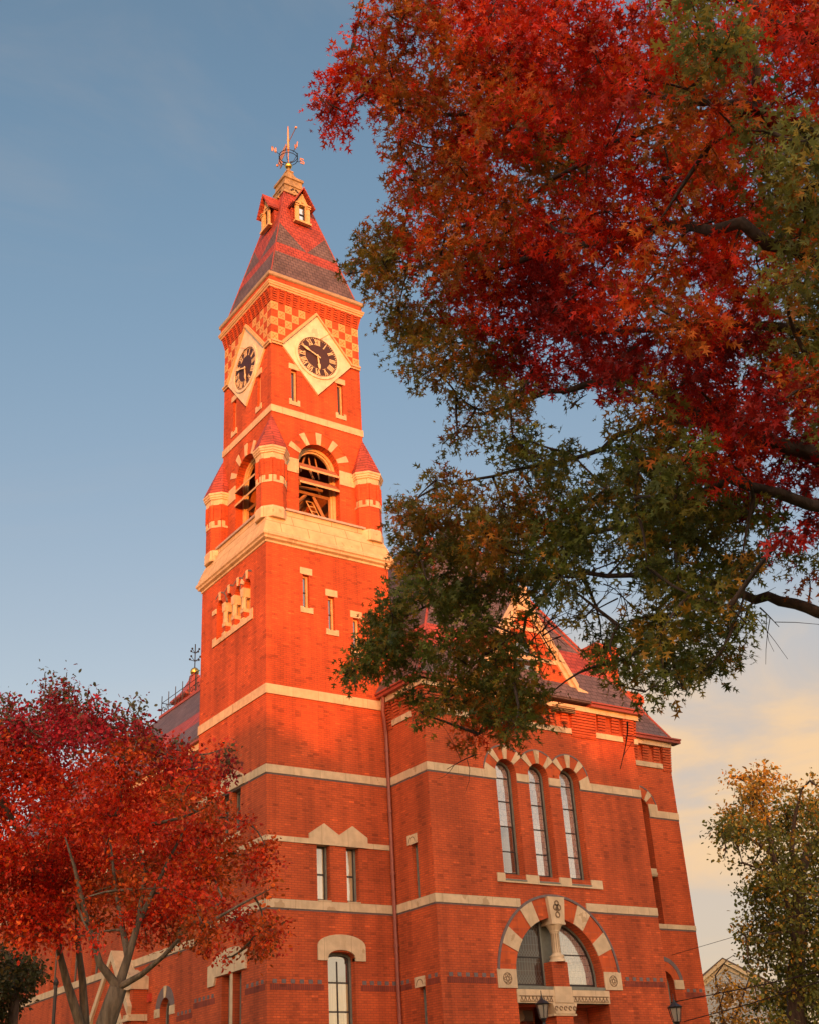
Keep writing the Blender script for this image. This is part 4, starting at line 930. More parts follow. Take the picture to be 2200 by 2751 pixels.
# little copper saddle beside the gable foot
P = [pt(BF, u, z, n) for (u, z, n) in ((16.55, 21.15, .05), (17.6, 21.15, .35), (17.25, 22.25, -.55), (16.55, 22.25, -.55), (16.55, 21.15, -.8), (17.6, 21.15, -.5))]
MB().add(P, [(0, 1, 2, 3), (0, 3, 4), (1, 5, 2), (2, 3, 4, 5)]).build('gable_saddle', COPPER, HALL)
def chimney(x, y, z0, z1, w, d):
    c = MB().bx(x-w/2, x+w/2, y-d/2, y+d/2, z0, z1-.9).build('chimney', BRICK, HALL)
    MB().sq(x-w/2, x+w/2, y-d/2, y+d/2, [(0, z1-.9), (.09, z1-.85), (.09, z1-.7), (.18, z1-.65), (.18, z1-.25), (0, z1)]).build('chimney_cap', BRICK, c)
chimney(25.6, 4.9, 20.5, 28.5, 1.6, 1.6)
chimney(25.0, 2.2, 20.5, 24.6, .9, .9)
# ---- wing left of the tower
mb = MB(); wy1 = 52.0; wins = [9.85, 12.2, 23.2, 26.5, 30.0, 34, 38, 42]
WH = [(arch(11.5+1.9, .60, 5.0, 8.35, 12), .45)] + [(rect(y-.5, y+.5, 11.3, 14.2), .35) for y in wins] + [(rect(y-.5, y+.5, 5.2, 8.6), .35) for y in (24, 28, 31.5)]
wall(mb, WF, rect(6.5, wy1, 0, 20.9), WH); mb.add([(WX, wy1, 0), (20, wy1, 0), (20, wy1, 20.9), (WX, wy1, 20.9)], [(0, 1, 2, 3)]); mb.build('wing_wall', BRICK, HALL)
for y in wins: window(HALL, WF, rect(y-.5, y+.5, 11.3, 14.2), .32, .1, G_DARK, bars=[(y-.4, 12.7, y+.4, 12.7)], sash=.05)
for y in (24, 28, 31.5): window(HALL, WF, rect(y-.5, y+.5, 5.2, 8.6), .32, .1, G_DARK, bars=[(y-.4, 7.0, y+.4, 7.0)], sash=.05)
o = window(HALL, WF, WH[0][0], .42, .1, G_SKY, name='arched_window', sash=.06, bars=[(12.9, 7.6, 13.9, 7.6)])
m = MB().sector(WF, 13.4, 8.35, .604, 1.15, 82, 98, -.3, .05, 2)
for sx in (-1, 1): a, b = sorted((13.4+sx*.604, 13.4+sx*1.2)); m.box(WF, a, b, 8.1, 8.5, -.3, .05)
m.build('arch_stone', STONE, o); MB().sector(WF, 13.4, 8.35, .604, 1.15, 10, 170, -.2, .012, 20).build('dark_arch_ring', DARKB, o)
m = MB(); q = MB()
for z0, z1 in ((10.922, 11.284), (16.664, 17.03)): m.box(WF, 7, wy1, z0, z1, -.05, .06); q.box(WF, 7, wy1, z0-.07, z0-.002, -.05, .014)
o = m.build('stone_band', STONE, HALL); q.build('dark_course', DARKB, o)
dentils(WF, [(7.2, 12.0), (20.5, 33)], 8.0)
MB().box(WF, 7.0, wy1+.3, 20.45, 20.8, -.05, .35).build('eaves_moulding', STONE, HALL); MB().box(WF, 7.0, wy1+.4, 20.802, 21.0, -.05, .55).build('gutter', COPPER, HALL)
MB().sq(WX, 26, 3.7, wy1, [(.55, 20.9), (.58, 21.0), (-5.6, 28.55)]).build('wing_roof', WINGSL, HALL)
MB().bx(7.0, 20.5, 9.25, 28.5, 28.50, 28.68).build('roof_deck_kerb', COPPER, HALL)
ALARM = MB().box(WF, 15.05, 15.35, 8.95, 9.35, -.01, .14).build('alarm_box', plain_mat('red_box_paint', (.50, .05, .03), .4), HALL)
# cresting along the wing roof edge and beside the tower
def cresting(a, b, z):
    m = MB(); a, b = Vector(a), Vector(b); L = (b-a).length; n = max(2, int(L/1.05)); d = (b-a)/n
    m.tube([a+Z*(z+.12), b+Z*(z+.12)], .028, 4); m.tube([a+Z*(z+.95), b+Z*(z+.95)], .028, 4)
    for i in range(n+1):
        p = a+d*i; m.tube([p+Z*z, p+Z*(z+1.45)], .03, 4)
        if i < n:
            for sgn in (1, -1):
                c = p+d*(.5-.22*sgn)+Z*(z+.5); e_ = d.normalized()
                m.tube([c+(e_*math.cos(t)*sgn+Z*math.sin(t))*(.05+.035*t) for t in [k*.7 for k in range(0, 10)]], .022, 4)
    m.build('iron_cresting', IRON, HALL)
cresting((7.15, 9.6, 0), (7.15, 28.4, 0), 28.66); cresting((7.15, 28.4, 0), (12.0, 28.4, 0), 28.66)
cresting((7.2, 3.9, 0), (11.0, 3.9, 0), 28.05)
MB().bx(3.0, 12.0, 3.8, 9.3, 27.5, 28.06).build('roof_deck_kerb', COPPER, HALL)
vt = MB().sq(9.8, 9.8, 29, 29, [(.95, 28.6), (.95, 30.2), (1.25, 30.35), (1.25, 30.5), (.7, 31.1), (.32, 31.9), (.26, 32.25)]).build('roof_ventilator', COPPER, HALL)
MB().ball((9.8, 29, 32.5), .32, 12).build('ventilator_ball', GOLD, vt, True)
m = MB().tube([(9.8, 29, 32.7), (9.8, 29, 34.6)], .04, 5)
for z, L in ((33.3, .45), (33.9, .35)):
    for k in range(4): a = k*math.pi/2+.5; m.tube([(9.8, 29, z), (9.8+L*math.cos(a), 29+L*math.sin(a), z+.22)], .025, 4); m.ball((9.8+L*math.cos(a), 29+L*math.sin(a), z+.25), .08, 6)
m.build('ventilator_finial', IRON, vt)
m = MB().tube([(8.6, 26.2, 28.6), (8.6, 26.2, 31.6)], .04, 5).tube([(8.6, 25.6, 31.3), (8.6, 26.9, 31.3)], .03, 4).tube([(8.6, 25.8, 30.5), (8.6, 26.7, 30.5)], .03, 4); m.build('roof_aerial', IRON, HALL)
# porch with stone gable
PX = 0.6; PF = left(PX); pc = 18.3
mb = MB(); wall(mb, PF, [(pc-2.3, 0), (pc+2.3, 0), (pc+2.3, 8.7), (pc, 11.3), (pc-2.3, 8.7)], [(arch(pc, 1.25, 0, 7.2, 14), .85)])
for y in (pc-2.3, pc+2.3): mb.add([(PX, y, 0), (WX, y, 0), (WX, y, 8.7), (PX, y, 8.7)], [(0, 1, 2, 3)])
po = mb.build('porch', BRICK, HALL)
m = MB()
for sx in (-1, 1): m.prism(PF, [(pc+sx*2.55, 8.42), (pc, 11.35), (pc, 11.85), (pc+sx*2.65, 8.80)], -.9, .12); a, b = sorted((pc+sx*2.0, pc+sx*2.78)); m.box(PF, a, b, 8.10, 8.24, -.9, .16); m.box(PF, a+.03, b-.03, 8.24, 8.41, -.9, .10)
m.build('porch_coping', STONE, po)
MB().sector(PF, pc, 7.2, 1.254, 2.0, 0, 180, -.3, .06, 20).build('porch_arch', STONE, po)
m = MB()
for k in range(9): t = rad(20*k+10); m.sector(PF, pc, 7.2, 1.35, 1.9, 20*k+9.4, 20*k+10.6, 0, .067, 1)
m.build('porch_arch_joint', CARVED, po)
MB().box(PF, pc-1.25, pc+1.25, 0, 8.6, -.87, -.83).build('porch_door', DOORW, po)
MB().box(PF, pc-2.68, pc-2.31, 0, 9.6, -.9, -.1).build('porch_buttress', BRICK, po)
MB().prism(PF, [(pc-2.78, 9.6), (pc-1.2, 9.6), (pc-1.2, 10.75), (pc-2.78, 10.2)], -.9, .05).build('buttress_cap', STONE, po)
# downpipe in the corner between tower and block
DPX, DPY = 6.30, -.16
dp = MB().tube([(6.05, -.45, 20.9), (6.05, -.35, 20.2), (DPX-.02, DPY-.02, 19.2), (DPX, DPY, 18.9), (DPX, DPY, 0.0)], .085, 8).build('downpipe', PIPE, HALL)
m = MB()
for z in (3, 6, 9.5, 12.6, 15.4, 18.3): m.lathe((DPX, DPY, z), [(.11, 0), (.11, .12)], 8)
m.build('pipe_collar', PIPE, dp)

# ================================================================== TREES
rng = np.random.default_rng(7)
def leafmesh(name, parent, pos, axis, nrm, length, col, mat, shape):
    """one mesh of many separate leaf blades; shape = (verts in leaf space (k,3), faces)"""
    V, Fc = shape; n, k = len(pos), len(V)
    side = np.cross(nrm, axis); side /= np.linalg.norm(side, axis=1, keepdims=True)+1e-9
    up = np.cross(axis, side)
    V = np.array(V)
    P = pos[:, None, :] + length[:, None, None]*(V[None, :, 0:1]*axis[:, None, :] + V[None, :, 1:2]*side[:, None, :] + V[None, :, 2:3]*up[:, None, :])
    P = P.reshape(-1, 3) - np.array(parent.location)[None, :]
    loops = np.concatenate([np.array(f) for f in Fc]); sizes = np.array([len(f) for f in Fc])
    L = (loops[None, :] + (np.arange(n)*k)[:, None]).ravel(); sz = np.tile(sizes, n)
    st = np.concatenate([[0], np.cumsum(sz)[:-1]])
    me = bpy.data.meshes.new(name); me.vertices.add(len(P)); me.vertices.foreach_set('co', P.astype(np.float32).ravel())
    me.loops.add(len(L)); me.loops.foreach_set('vertex_index', L.astype(np.int32))
    me.polygons.add(len(sz)); me.polygons.foreach_set('loop_start', st.astype(np.int32)); me.polygons.foreach_set('loop_total', sz.astype(np.int32))
    a = me.color_attributes.new('leafcol', 'FLOAT_COLOR', 'POINT')
    c4 = np.ones((n, 4), np.float32); c4[:, :3] = col; a.data.foreach_set('color', np.repeat(c4, k, axis=0).ravel())
    me.update(calc_edges=True); me.validate()
    me.materials.append(mat); o = bpy.data.objects.new(name, me); COL.objects.link(o); o.parent = parent
    return o
OAKLEAF = ([(0, 0, 0), (.5, .09, -.02), (1.0, 0, -.10), (.5, -.09, -.02), (.14, .03, 0), (.34, .40, .05), (.38, .07, 0), (.48, .06, -.01), (.78, .34, -.01), (.66, .05, -.03),
            (.14, -.03, 0), (.34, -.40, .05), (.38, -.07, 0), (.48, -.06, -.01), (.78, -.34, -.01), (.66, -.05, -.03)],
           [(0, 1, 2, 3), (4, 6, 5), (7, 9, 8), (10, 11, 12), (13, 14, 15)])
OVAL = ([(0, 0, 0), (.4, .28, .03), (1, 0, -.08), (.4, -.28, .03)], [(0, 3, 2, 1)])
BLADE2 = ([(0, 0, 0), (.35, .30, .05), (.75, .22, 0), (1, 0, -.1), (.75, -.22, 0), (.35, -.30, .05)], [(0, 1, 2, 3), (0, 3, 4, 5)])

def inpoly(p, poly):
    x, y = p; c = False; n = len(poly)
    for i in range(n):
        x1, y1 = poly[i]; x2, y2 = poly[i-1]
        if (y1 > y) != (y2 > y) and x < (x2-x1)*(y-y1)/(y2-y1)+x1: c = not c
    return c
def pdist(p, poly):
    b = 1e9; p = Vector(p)
    for i in range(len(poly)):
        a, c = Vector(poly[i-1]), Vector(poly[i]); d = c-a; t = max(0, min(1, (p-a).dot(d)/max(1e-6, d.dot(d)))); b = min(b, (a+d*t-p).length)
    return b
def branch(mb, a, b, r0, r1, sag=.08, seg=4, sides=5, seed=None):
    a, b = Vector(a), Vector(b); L = (b-a).length; pts, rr = [], []
    off = Vector(rng.normal(size=3))*L*.06
    for i in range(seg+1):
        t = i/seg; p = a.lerp(b, t) + off*math.sin(math.pi*t) - Z*(L*sag*math.sin(math.pi*t)*-1)
        pts.append(p); rr.append(r0+(r1-r0)*t)
    mb.tube(pts, rr, sides); return pts

def make_crown(root, clusters, limbs, leaf, shape, mat, bark, per, twigs=4, droop=.45, flat=.75, branch_r=.03, sprig=6, sprig_r=.16):
    """clusters: [(centre, radius, palette)]; every cluster hangs on a branch from the nearest limb point"""
    bm_, tw = MB(), MB(); lp = [(p, r) for pts, rs in limbs for p, r in zip(pts, rs)]
    LP = np.array([tuple(p) for p, r in lp]); P, A, N, Ln, Cc = [], [], [], [], []
    grown = [LP]
    nodes = LP.copy()
    order = sorted(clusters, key=lambda c: np.min(np.linalg.norm(LP-np.array(c[0]), axis=1)))
    for c, R, pal in order:
        cc = np.array(c); j = int(np.argmin(np.linalg.norm(nodes-cc, axis=1)*(1.0)))
        st = nodes[j]; d = np.linalg.norm(cc-st)
        pts = branch(bm_, st, cc, max(branch_r*.8, min(branch_r*2.4, d*.02+branch_r*.6)), branch_r*.5, .02)
        nodes = np.vstack([nodes, np.array([tuple(p) for p in pts[1:]])])
        n = max(14, int(per*R*R)); ns = max(2, n//sprig)
        dirs = rng.normal(size=(ns, 3)); dirs /= np.linalg.norm(dirs, axis=1, keepdims=True)
        rr = R*rng.random(ns)**.45; sc = cc+dirs*rr[:, None]*np.array([1, 1, flat])
        for k in range(min(twigs, ns)):
            branch(tw, cc, sc[k], branch_r*.38, branch_r*.16, -.02, 2, 3)
        pc_ = np.array([p[:3] for p in pal]); w = np.array([p[3] for p in pal], float); w /= w.sum()
        tone = pc_[rng.choice(len(pal), ns, p=w)]*rng.uniform(.6, 1.4, (ns, 1))
        for s_ in range(ns):
            q = sprig; p = sc[s_]+rng.normal(size=(q, 3))*sprig_r
            out = dirs[s_]*.8+np.array([0, 0, -droop]); a = out+rng.normal(size=(q, 3))*.62; a /= np.linalg.norm(a, axis=1, keepdims=True)
            nn = rng.normal(size=(q, 3))*.7+np.array([0, 0, .8]); P.append(p); A.append(a); N.append(nn)
            Ln.append(leaf*rng.uniform(.5, 1.38, q)); Cc.append(np.clip(tone[s_]*rng.uniform(.8, 1.22, (q, 1)), 0, 1))
    cr = leafmesh('crown', root, np.vstack(P), np.vstack(A), np.vstack(N), np.concatenate(Ln), np.vstack(Cc), mat, shape)
    bm_.build('branch', bark, root, True)
    if tw.v: tw.build('twig', bark, root)
    return sum(len(p) for p in P)

def scatter(poly, spacing, depth, palette, rscale=1.0, edge=.6, holes=(), jitter=.35, keep=None):
    """cluster centres through the volume of a crown whose outline is known; depth(u, v) gives near and far distance"""
    xs = [p[0] for p in poly]; ys = [p[1] for p in poly]; outl = []
    y = min(ys)
    while y < max(ys):
        x = min(xs)
        while x < max(xs):
            u, v = x+rng.normal()*spacing*jitter, y+rng.normal()*spacing*jitter
            if inpoly((u, v), poly) and not any(inpoly((u, v), h) for h in holes):
                dd = min([pdist((u, v), poly)]+[pdist((u, v), h)*1.3 for h in holes]); r = spacing*rscale*rng.uniform(.8, 1.2)
                r = max(spacing*.36, min(r, dd*edge+spacing*.30))
                if keep is None or rng.random() < keep(u, v):
                    d0, d1 = depth(u, v); d = rng.uniform(d0, d1)
                    outl.append((tuple(at(u, v, d)), r*d/FPX, palette(u, v)))
            x += spacing
        y += spacing
    return outl
K = 2200/1724.0
def D(l): return [(a*K, b*K) for a, b in l]
def limb_px(mb, pts, r0, r1, sides=8):
    """limb through known points (u, v, distance)"""
    P = [at(u*K, v*K, d) for u, v, d in pts]; Q = []
    for i in range(len(P)-1):
        for t in (0, .33, .66): Q.append(P[i].lerp(P[i+1], t)+Vector(rng.normal(size=3))*.025)
    Q.append(P[-1]); rr = [r0+(r1-r0)*(i/(len(Q)-1))**.8 for i in range(len(Q))]
    mb.tube(Q, rr, sides); return Q, rr

LEAF = leaf_mat('autumn_leaf', .45, 1.55); LEAF_S = leaf_mat('small_autumn_leaf', .40, 1.72)
BARK_D = bark_mat('dark_oak_bark', (.075, .055, .048)); BARK_G = bark_mat('grey_maple_bark', (.18, .155, .12)); BARK_B = bark_mat('brown_bark', (.10, .065, .05))

# ---- big oak on the right, its trunk stands beyond the right edge of the picture
tb = at(2480, 1640, 17.0); obase = Vector((tb.x+.35, tb.y+.2, 0))
OAK = empty('oak_tree', obase, 'big red and green oak reaching across the top right in front of the tower', 'tree')
trunk = MB(); tpts = [obase, Vector((tb.x+.2, tb.y+.1, 3.5)), tb, at(2440, 900, 17.3), at(2330, 250, 17.6), at(2260, -300, 18.2)]
trunk.tube(tpts, [.62, .46, .40, .33, .24, .12], 12); trunk.build('trunk', BARK_D, OAK, True)
lm = MB(); limbs = [(tpts[2:], [.3]*4)]
for pts, r0, r1 in (
    ([(1900, 1330, 17.0), (1724, 1290, 16.6), (1640, 1262, 16.8), (1560, 1250, 17.0), (1500, 1222, 17.3), (1430, 1218, 17.6), (1330, 1210, 18.2), (1180, 1205, 19.0), (980, 1230, 20.2), (850, 1300, 21)], .09, .018),
    ([(1900, 1030, 17.1), (1724, 960, 16.6), (1620, 925, 16.4), (1540, 905, 16.6), (1440, 858, 17.0), (1390, 820, 17.2), (1290, 800, 17.8), (1150, 830, 18.6), (1020, 870, 19.4)], .13, .03),
    ([(1890, 420, 17.4), (1724, 300, 16.4), (1590, 235, 15.8), (1500, 215, 16.0), (1380, 208, 16.6), (1300, 178, 17.2), (1150, 220, 18.0), (960, 240, 19.0), (800, 230, 19.6)], .11, .02),
    ([(1590, 240, 15.9), (1440, 240, 16.6), (1300, 300, 17.5), (1100, 420, 18.5), (920, 500, 19.5)], .06, .02),
    ([(1850, 160, 17.5), (1720, 85, 16.6), (1640, 55, 16.2), (1500, -40, 16.4), (1300, -120, 17)], .15, .05),
    ([(1880, 1120, 17), (1700, 1060, 15.6), (1530, 1010, 15.5), (1430, 1060, 16.2), (1330, 1110, 17), (1180, 1130, 18.4), (1000, 1080, 19.5)], .09, .02),
    ([(1540, 905, 16.6), (1420, 880, 17.3), (1330, 900, 18.2), (1230, 960, 19), (1080, 990, 20), (950, 1020, 20.5)], .07, .02),
    ([(1890, 700, 17.2), (1724, 560, 15.2), (1560, 480, 15), (1400, 478, 16), (1200, 520, 17.5), (1000, 580, 19), (860, 560, 20)], .11, .025),
    ([(1724, 700, 16), (1560, 680, 16), (1400, 690, 17), (1200, 700, 18), (980, 680, 19.4)], .07, .02),
    ([(1590, 240, 15.8), (1600, 170, 15.9), (1560, 90, 16.0), (1540, 20, 16.2)], .07, .03),
    ([(1430, 1218, 17.6), (1380, 1290, 18), (1420, 1400, 18.4), (1440, 1450, 18.6)], .035, .012),
    ([(1180, 1205, 19), (1110, 1300, 19.6), (1080, 1420, 20), (1040, 1520, 20.3)], .035, .012)):
    limbs.append(limb_px(lm, pts, r0, r1))
lm.build('limb', BARK_D, OAK, True)
oak_poly = D([(735, -60), (748, 40), (735, 100), (695, 138), (662, 185), (668, 235), (695, 282), (735, 280), (800, 245), (828, 300), (825, 340), (822, 390), (850, 440), (845, 480), (785, 495), (750, 530), (730, 568),
  (765, 592), (822, 690), (832, 750), (872, 800), (940, 820), (960, 850), (950, 890), (985, 912), (925, 935), (962, 962), (985, 985), (905, 1000), (900, 1030), (842, 1042), (825, 1078), (842, 1130), (850, 1200),
  (785, 1252), (742, 1310), (765, 1350), (715, 1408), (735, 1438), (765, 1455), (800, 1440), (830, 1470), (875, 1515), (950, 1490), (1000, 1575), (1060, 1560), (1108, 1520), (1135, 1550), (1165, 1470),
  (1160, 1385), (1090, 1330), (1080, 1290), (1140, 1270), (1210, 1330), (1255, 1400), (1290, 1485), (1360, 1505), (1420, 1480), (1480, 1445), (1540, 1430), (1580, 1390), (1628, 1335), (1580, 1305), (1560, 1275), (1600, 1200),
  (1640, 1100), (1724, 1060), (1950, 1080), (1950, -60)])
oak_holes = [D([(1110, 835), (1275, 835), (1295, 930), (1140, 935)]), D([(1240, 1225), (1345, 1225), (1310, 1300), (1245, 1300)])]
RED = [(.46, .022, .006, 5), (.26, .012, .006, 2), (.52, .055, .008, 3), (.36, .08, .010, 1)]
ORG = [(.40, .115, .012, 4), (.46, .065, .008, 3), (.26, .11, .018, 3), (.46, .025, .006, 1)]
OLV = [(.20, .130, .016, 4), (.30, .130, .016, 2.5), (.125, .120, .022, 3), (.36, .10, .01, 1)]
GRN = [(.092, .115, .020, 5), (.14, .125, .018, 3), (.24, .13, .014, 1.2), (.060, .080, .018, 2)]
MAR = [(.25, .010, .008, 5), (.36, .014, .008, 3), (.15, .010, .008, 2)]
LGR = [(0.189, 0.203, 0.047, 4), (0.270, 0.203, 0.034, 3), (0.135, 0.162, 0.047, 3), (0.351, 0.135, 0.019, 1)]
seeds = [(760, 60, RED), (800, 130, ORG), (730, 200, RED), (860, 50, ORG), (930, 90, ORG), (1000, 40, RED), (900, 170, ORG), (800, 60, RED), (960, 150, ORG), (860, 260, ORG), (1080, 80, RED), (1130, 150, RED), (1000, 200, ORG), (1250, 40, RED), (1400, 60, RED), (1180, 260, RED),
  (950, 330, ORG), (870, 380, ORG), (1020, 330, RED), (1100, 400, ORG), (1250, 330, RED), (1350, 330, RED), (1450, 300, ORG), (1180, 330, OLV), (900, 480, ORG), (800, 540, OLV), (870, 590, OLV), (960, 520, ORG), (1060, 540, RED), (980, 430, ORG), (1080, 460, ORG), (940, 620, OLV), (900, 560, ORG), (1180, 500, RED),
  (1300, 450, RED), (1400, 500, ORG), (1520, 420, RED), (1560, 330, RED), (900, 700, OLV), (860, 660, OLV), (1000, 640, RED), (1080, 700, MAR), (1180, 620, MAR), (1280, 620, RED), (1400, 640, ORG), (1250, 720, MAR), (960, 760, OLV), (1080, 790, MAR),
  (1500, 600, RED), (1450, 760, MAR), (1560, 720, MAR), (1620, 640, RED), (1100, 850, OLV), (1000, 850, OLV), (1600, 850, MAR), (1500, 900, RED), (1650, 960, MAR), (1600, 1010, MAR), (1380, 900, OLV), (1000, 950, OLV),
  (1100, 960, GRN), (1250, 980, GRN), (900, 1070, OLV), (1000, 1080, OLV), (1100, 1080, OLV), (1200, 1080, GRN), (1350, 1000, GRN), (900, 1150, GRN), (1000, 1180, OLV), (1120, 1200, GRN), (1250, 1150, GRN), (1400, 1100, GRN), (1500, 1120, GRN), (1600, 1100, GRN),
  (800, 1290, GRN), (760, 1400, GRN), (900, 1280, GRN), (1000, 1300, GRN), (900, 1400, GRN), (1000, 1430, OLV), (1040, 1540, ORG), (1100, 1400, GRN), (1110, 1530, OLV), (1300, 1400, GRN), (1400, 1350, GRN), (1500, 1380, GRN), (960, 1480, OLV),
  (1660, 300, LGR), (1700, 450, LGR), (1650, 420, LGR), (1690, 560, LGR), (1640, 540, ORG), (1700, 700, LGR), (1650, 700, LGR), (1480, 60, LGR), (1510, 120, LGR), (1560, 20, RED), (1690, 880, LGR), (1680, 100, RED), (1650, 180, RED), (1690, 780, ORG)]
def oakpal(u, v):
    u, v = u/K, v/K; b = min(seeds, key=lambda s: (s[0]-u)**2+(s[1]-v)**2+rng.random()*1500); return b[2]
def oakdepth(u, v):
    w = max(.12, min(1, (u/K-650)/800)); near = 20.2-7.2*w
    return near, near+1.5+5.5*w
cl = scatter(oak_poly, 74, oakdepth, oakpal, 1.1, .55, oak_holes, keep=lambda u, v: .84 if (v/K > 1180 and u/K > 1330) else (.90 if v/K > 1000 and u/K > 1330 else (.86 if v/K > 820 else .88)))
cl += scatter(D([(1020, 1290), (1085, 1300), (1085, 1400), (1165, 1385), (1170, 1480), (1130, 1545), (1060, 1560), (960, 1480), (960, 1300)]), 60, oakdepth, lambda u, v: GRN if rng.random() < .7 else OLV, 1.2, .7)
cl += scatter(D([(1250, 1380), (1560, 1290), (1600, 1350), (1540, 1425), (1420, 1475), (1290, 1490)]), 66, oakdepth, lambda u, v: GRN, 1.1, .6, keep=lambda u, v: .6)
for (u, v, r, pal_) in ((820, 1275, 30, GRN), (748, 1408, 30, GRN), (726, 1422, 22, GRN), (772, 1402, 42, GRN), (805, 1385, 52, GRN), (800, 1345, 34, GRN), (840, 1335, 54, GRN), (772, 1305, 20, GRN), (855, 1250, 56, GRN), (872, 1160, 56, OLV), (856, 1090, 46, OLV),
   (858, 1065, 36, OLV), (905, 1090, 60, OLV), (930, 1020, 46, OLV), (918, 1010, 26, OLV), (930, 935, 20, OLV), (965, 905, 26, OLV), (692, 180, 30, RED), (700, 228, 36, RED), (722, 262, 34, RED), (735, 160, 34, RED), (765, 200, 46, RED), (690, 250, 22, RED), (675, 210, 20, RED), (745, 555, 26, OLV), (785, 540, 42, OLV),
   (765, 515, 30, OLV), (735, 575, 18, OLV), (805, 600, 44, OLV), (842, 690, 40, OLV), (850, 745, 36, OLV), (835, 720, 22, OLV), (850, 480, 50, ORG), (800, 500, 36, OLV), (845, 300, 40, ORG), (850, 380, 36, ORG), (890, 790, 40, OLV), (1000, 1550, 34, ORG), (1060, 1545, 38, OLV), (885, 1500, 36, GRN), (935, 1480, 46, GRN), (1660, 1120, 44, MAR), (1705, 1090, 44, MAR), (1690, 1165, 36, GRN), (1625, 1180, 34, GRN), (1705, 1225, 28, ORG), (1560, 1190, 40, GRN), (1480, 1140, 50, GRN), (1420, 1060, 54, GRN), (1500, 1060, 54, GRN), (1580, 1090, 46, GRN), (1380, 1150, 50, GRN), (1340, 1080, 50, GRN)):
    d0, d1 = oakdepth(u*K, v*K); d = rng.uniform(d0, d1); cl.append((tuple(at(u*K, v*K, d)), r*K*d/FPX, pal_))
n1 = make_crown(OAK, cl, limbs, .142, OAKLEAF, LEAF, BARK_D, 1450, twigs=6, branch_r=.016, sprig=9, sprig_r=.085)
# bare twig ends hanging from the lower side
tw = MB()
for (u, v, d, u2, v2) in ((1140, 1340, 19.5, 1200, 1300), (1140, 1400, 19.5, 1120, 1290), (1320, 1520, 18.5, 1305, 1620), (1230, 1300, 18, 1290, 1240), (1000, 1590, 20, 940, 1620), (1300, 1260, 18, 1180, 1330), (1200, 860, 18, 1235, 830), (1090, 1480, 19.8, 1150, 1400), (1560, 1270, 17, 1590, 1320), (1250, 1290, 18.2, 1330, 1360), (850, 1160, 20, 820, 1170), (1600, 1280, 17, 1640, 1320)):
    a, b = at(u*K, v*K, d), at(u2*K, v2*K, d+.3); p = branch(tw, a, b, .014, .005, .05, 5, 4)
    for q in p[2:5]: branch(tw, q, q+Vector(rng.normal(size=3))*.35, .007, .003, 0, 3, 3)
for (u, v, d, du, dv) in ((1140, 1330, 19.3, 60, -70), (1170, 1390, 19.2, -50, -80), (1320, 1225, 18.0, 50, 20), (1300, 1250, 18.1, 40, 40), (1380, 1180, 17.6, -60, 30), (1250, 1200, 18.3, 80, -20), (1330, 1190, 18, 90, -10), (1270, 1230, 18, 60, 50), (1200, 1280, 18.8, 50, 60), (1420, 1240, 17.6, 60, 40), (1500, 1240, 17.1, 60, 50), (1350, 1300, 18, -60, 60), (1110, 1360, 19.5, 60, -40), (1180, 1340, 19, -70, 30), (1530, 1190, 17, 70, -40), (1640, 1180, 16.8, -20, -70), (1280, 1330, 18.4, -30, 60), (1080, 1300, 19.6, 70, 10)):
    a, b = at(u*K, v*K, d), at((u+du)*K, (v+dv)*K, d+.5); p = branch(tw, a, b, .013, .005, .08, 5, 4)
    for q in p[1:]:
        for k_ in range(2): branch(tw, q, q+(b-a).normalized()*.16+Vector(rng.normal(size=3))*.22, .007, .0035, .03, 3, 3)
tw.build('bare_twig', BARK_D, OAK)

# ---- red maples at the left
def maple(name, label, base, stems, poly, depth, leaf, per, spacing, pal, mat=LEAF_S, bark=BARK_G, shape=BLADE2, keep=None, cat='tree', group=None, branch_r=.022, sprig_r=.13, edge=.6, holes=(), rscale=1.0, sprays=()):
    root = empty(name, base, label, cat, group); tm = MB(); limbs = []
    for pts, r0, r1 in stems:
        P = [Vector(p) if isinstance(p, Vector) else at(p[0], p[1], p[2]) for p in pts]; rr = [r0+(r1-r0)*i/(len(P)-1) for i in range(len(P))]
        Q, R2 = [], []
        for i in range(len(P)-1):
            for t in (0, .5): Q.append(P[i].lerp(P[i+1], t)); R2.append(rr[i]+(rr[i+1]-rr[i])*t)
        Q.append(P[-1]); R2.append(rr[-1]); tm.tube(Q, R2, 9); limbs.append((Q, R2))
    tm.build('trunk', bark, root, True)
    cl = scatter(poly, spacing, depth, pal, rscale, edge, holes, keep=keep)
    for (u, v, h) in sprays:
        d0, d1 = depth(u, v); d = rng.uniform(d0+2, d1-2)
        for i in range(7):
            t = i/6; cl.append((tuple(at((u+rng.normal()*3)*K, (v+h*(1-t))*K, d)), (26-17*t)*d/FPX, MTOP if t > .35 else MRT))
    up = [(p, r) for l in limbs for p, r in zip(*l) if p.z > 3.5]
    return root, make_crown(root, cl, [([p for p, r in up], [r for p, r in up])], leaf, shape, mat, bark, per, twigs=5, droop=.2, branch_r=branch_r, sprig=6, sprig_r=sprig_r)
MR = [(.42, .026, .008, 5), (.50, .050, .010, 3), (.26, .018, .008, 2), (.52, .10, .012, 1)]
MRT = [(.34, .012, .020, 4), (.24, .012, .018, 3), (.13, .06, .03, 1.5)]
MTOP = [(.10, .10, .045, 3), (.16, .035, .03, 2), (.26, .014, .02, 2)]
MOR = [(.42, .080, .010, 4), (.34, .05, .008, 3), (.22, .055, .010, 2), (.14, .05, .010, 1)]
def mpal(u, v):
    v /= K; u /= K; r = rng.random()*60
    if v+r < 1500: return MTOP
    if v+r < 1600: return MRT
    return MOR if rng.random() < .3 else MR
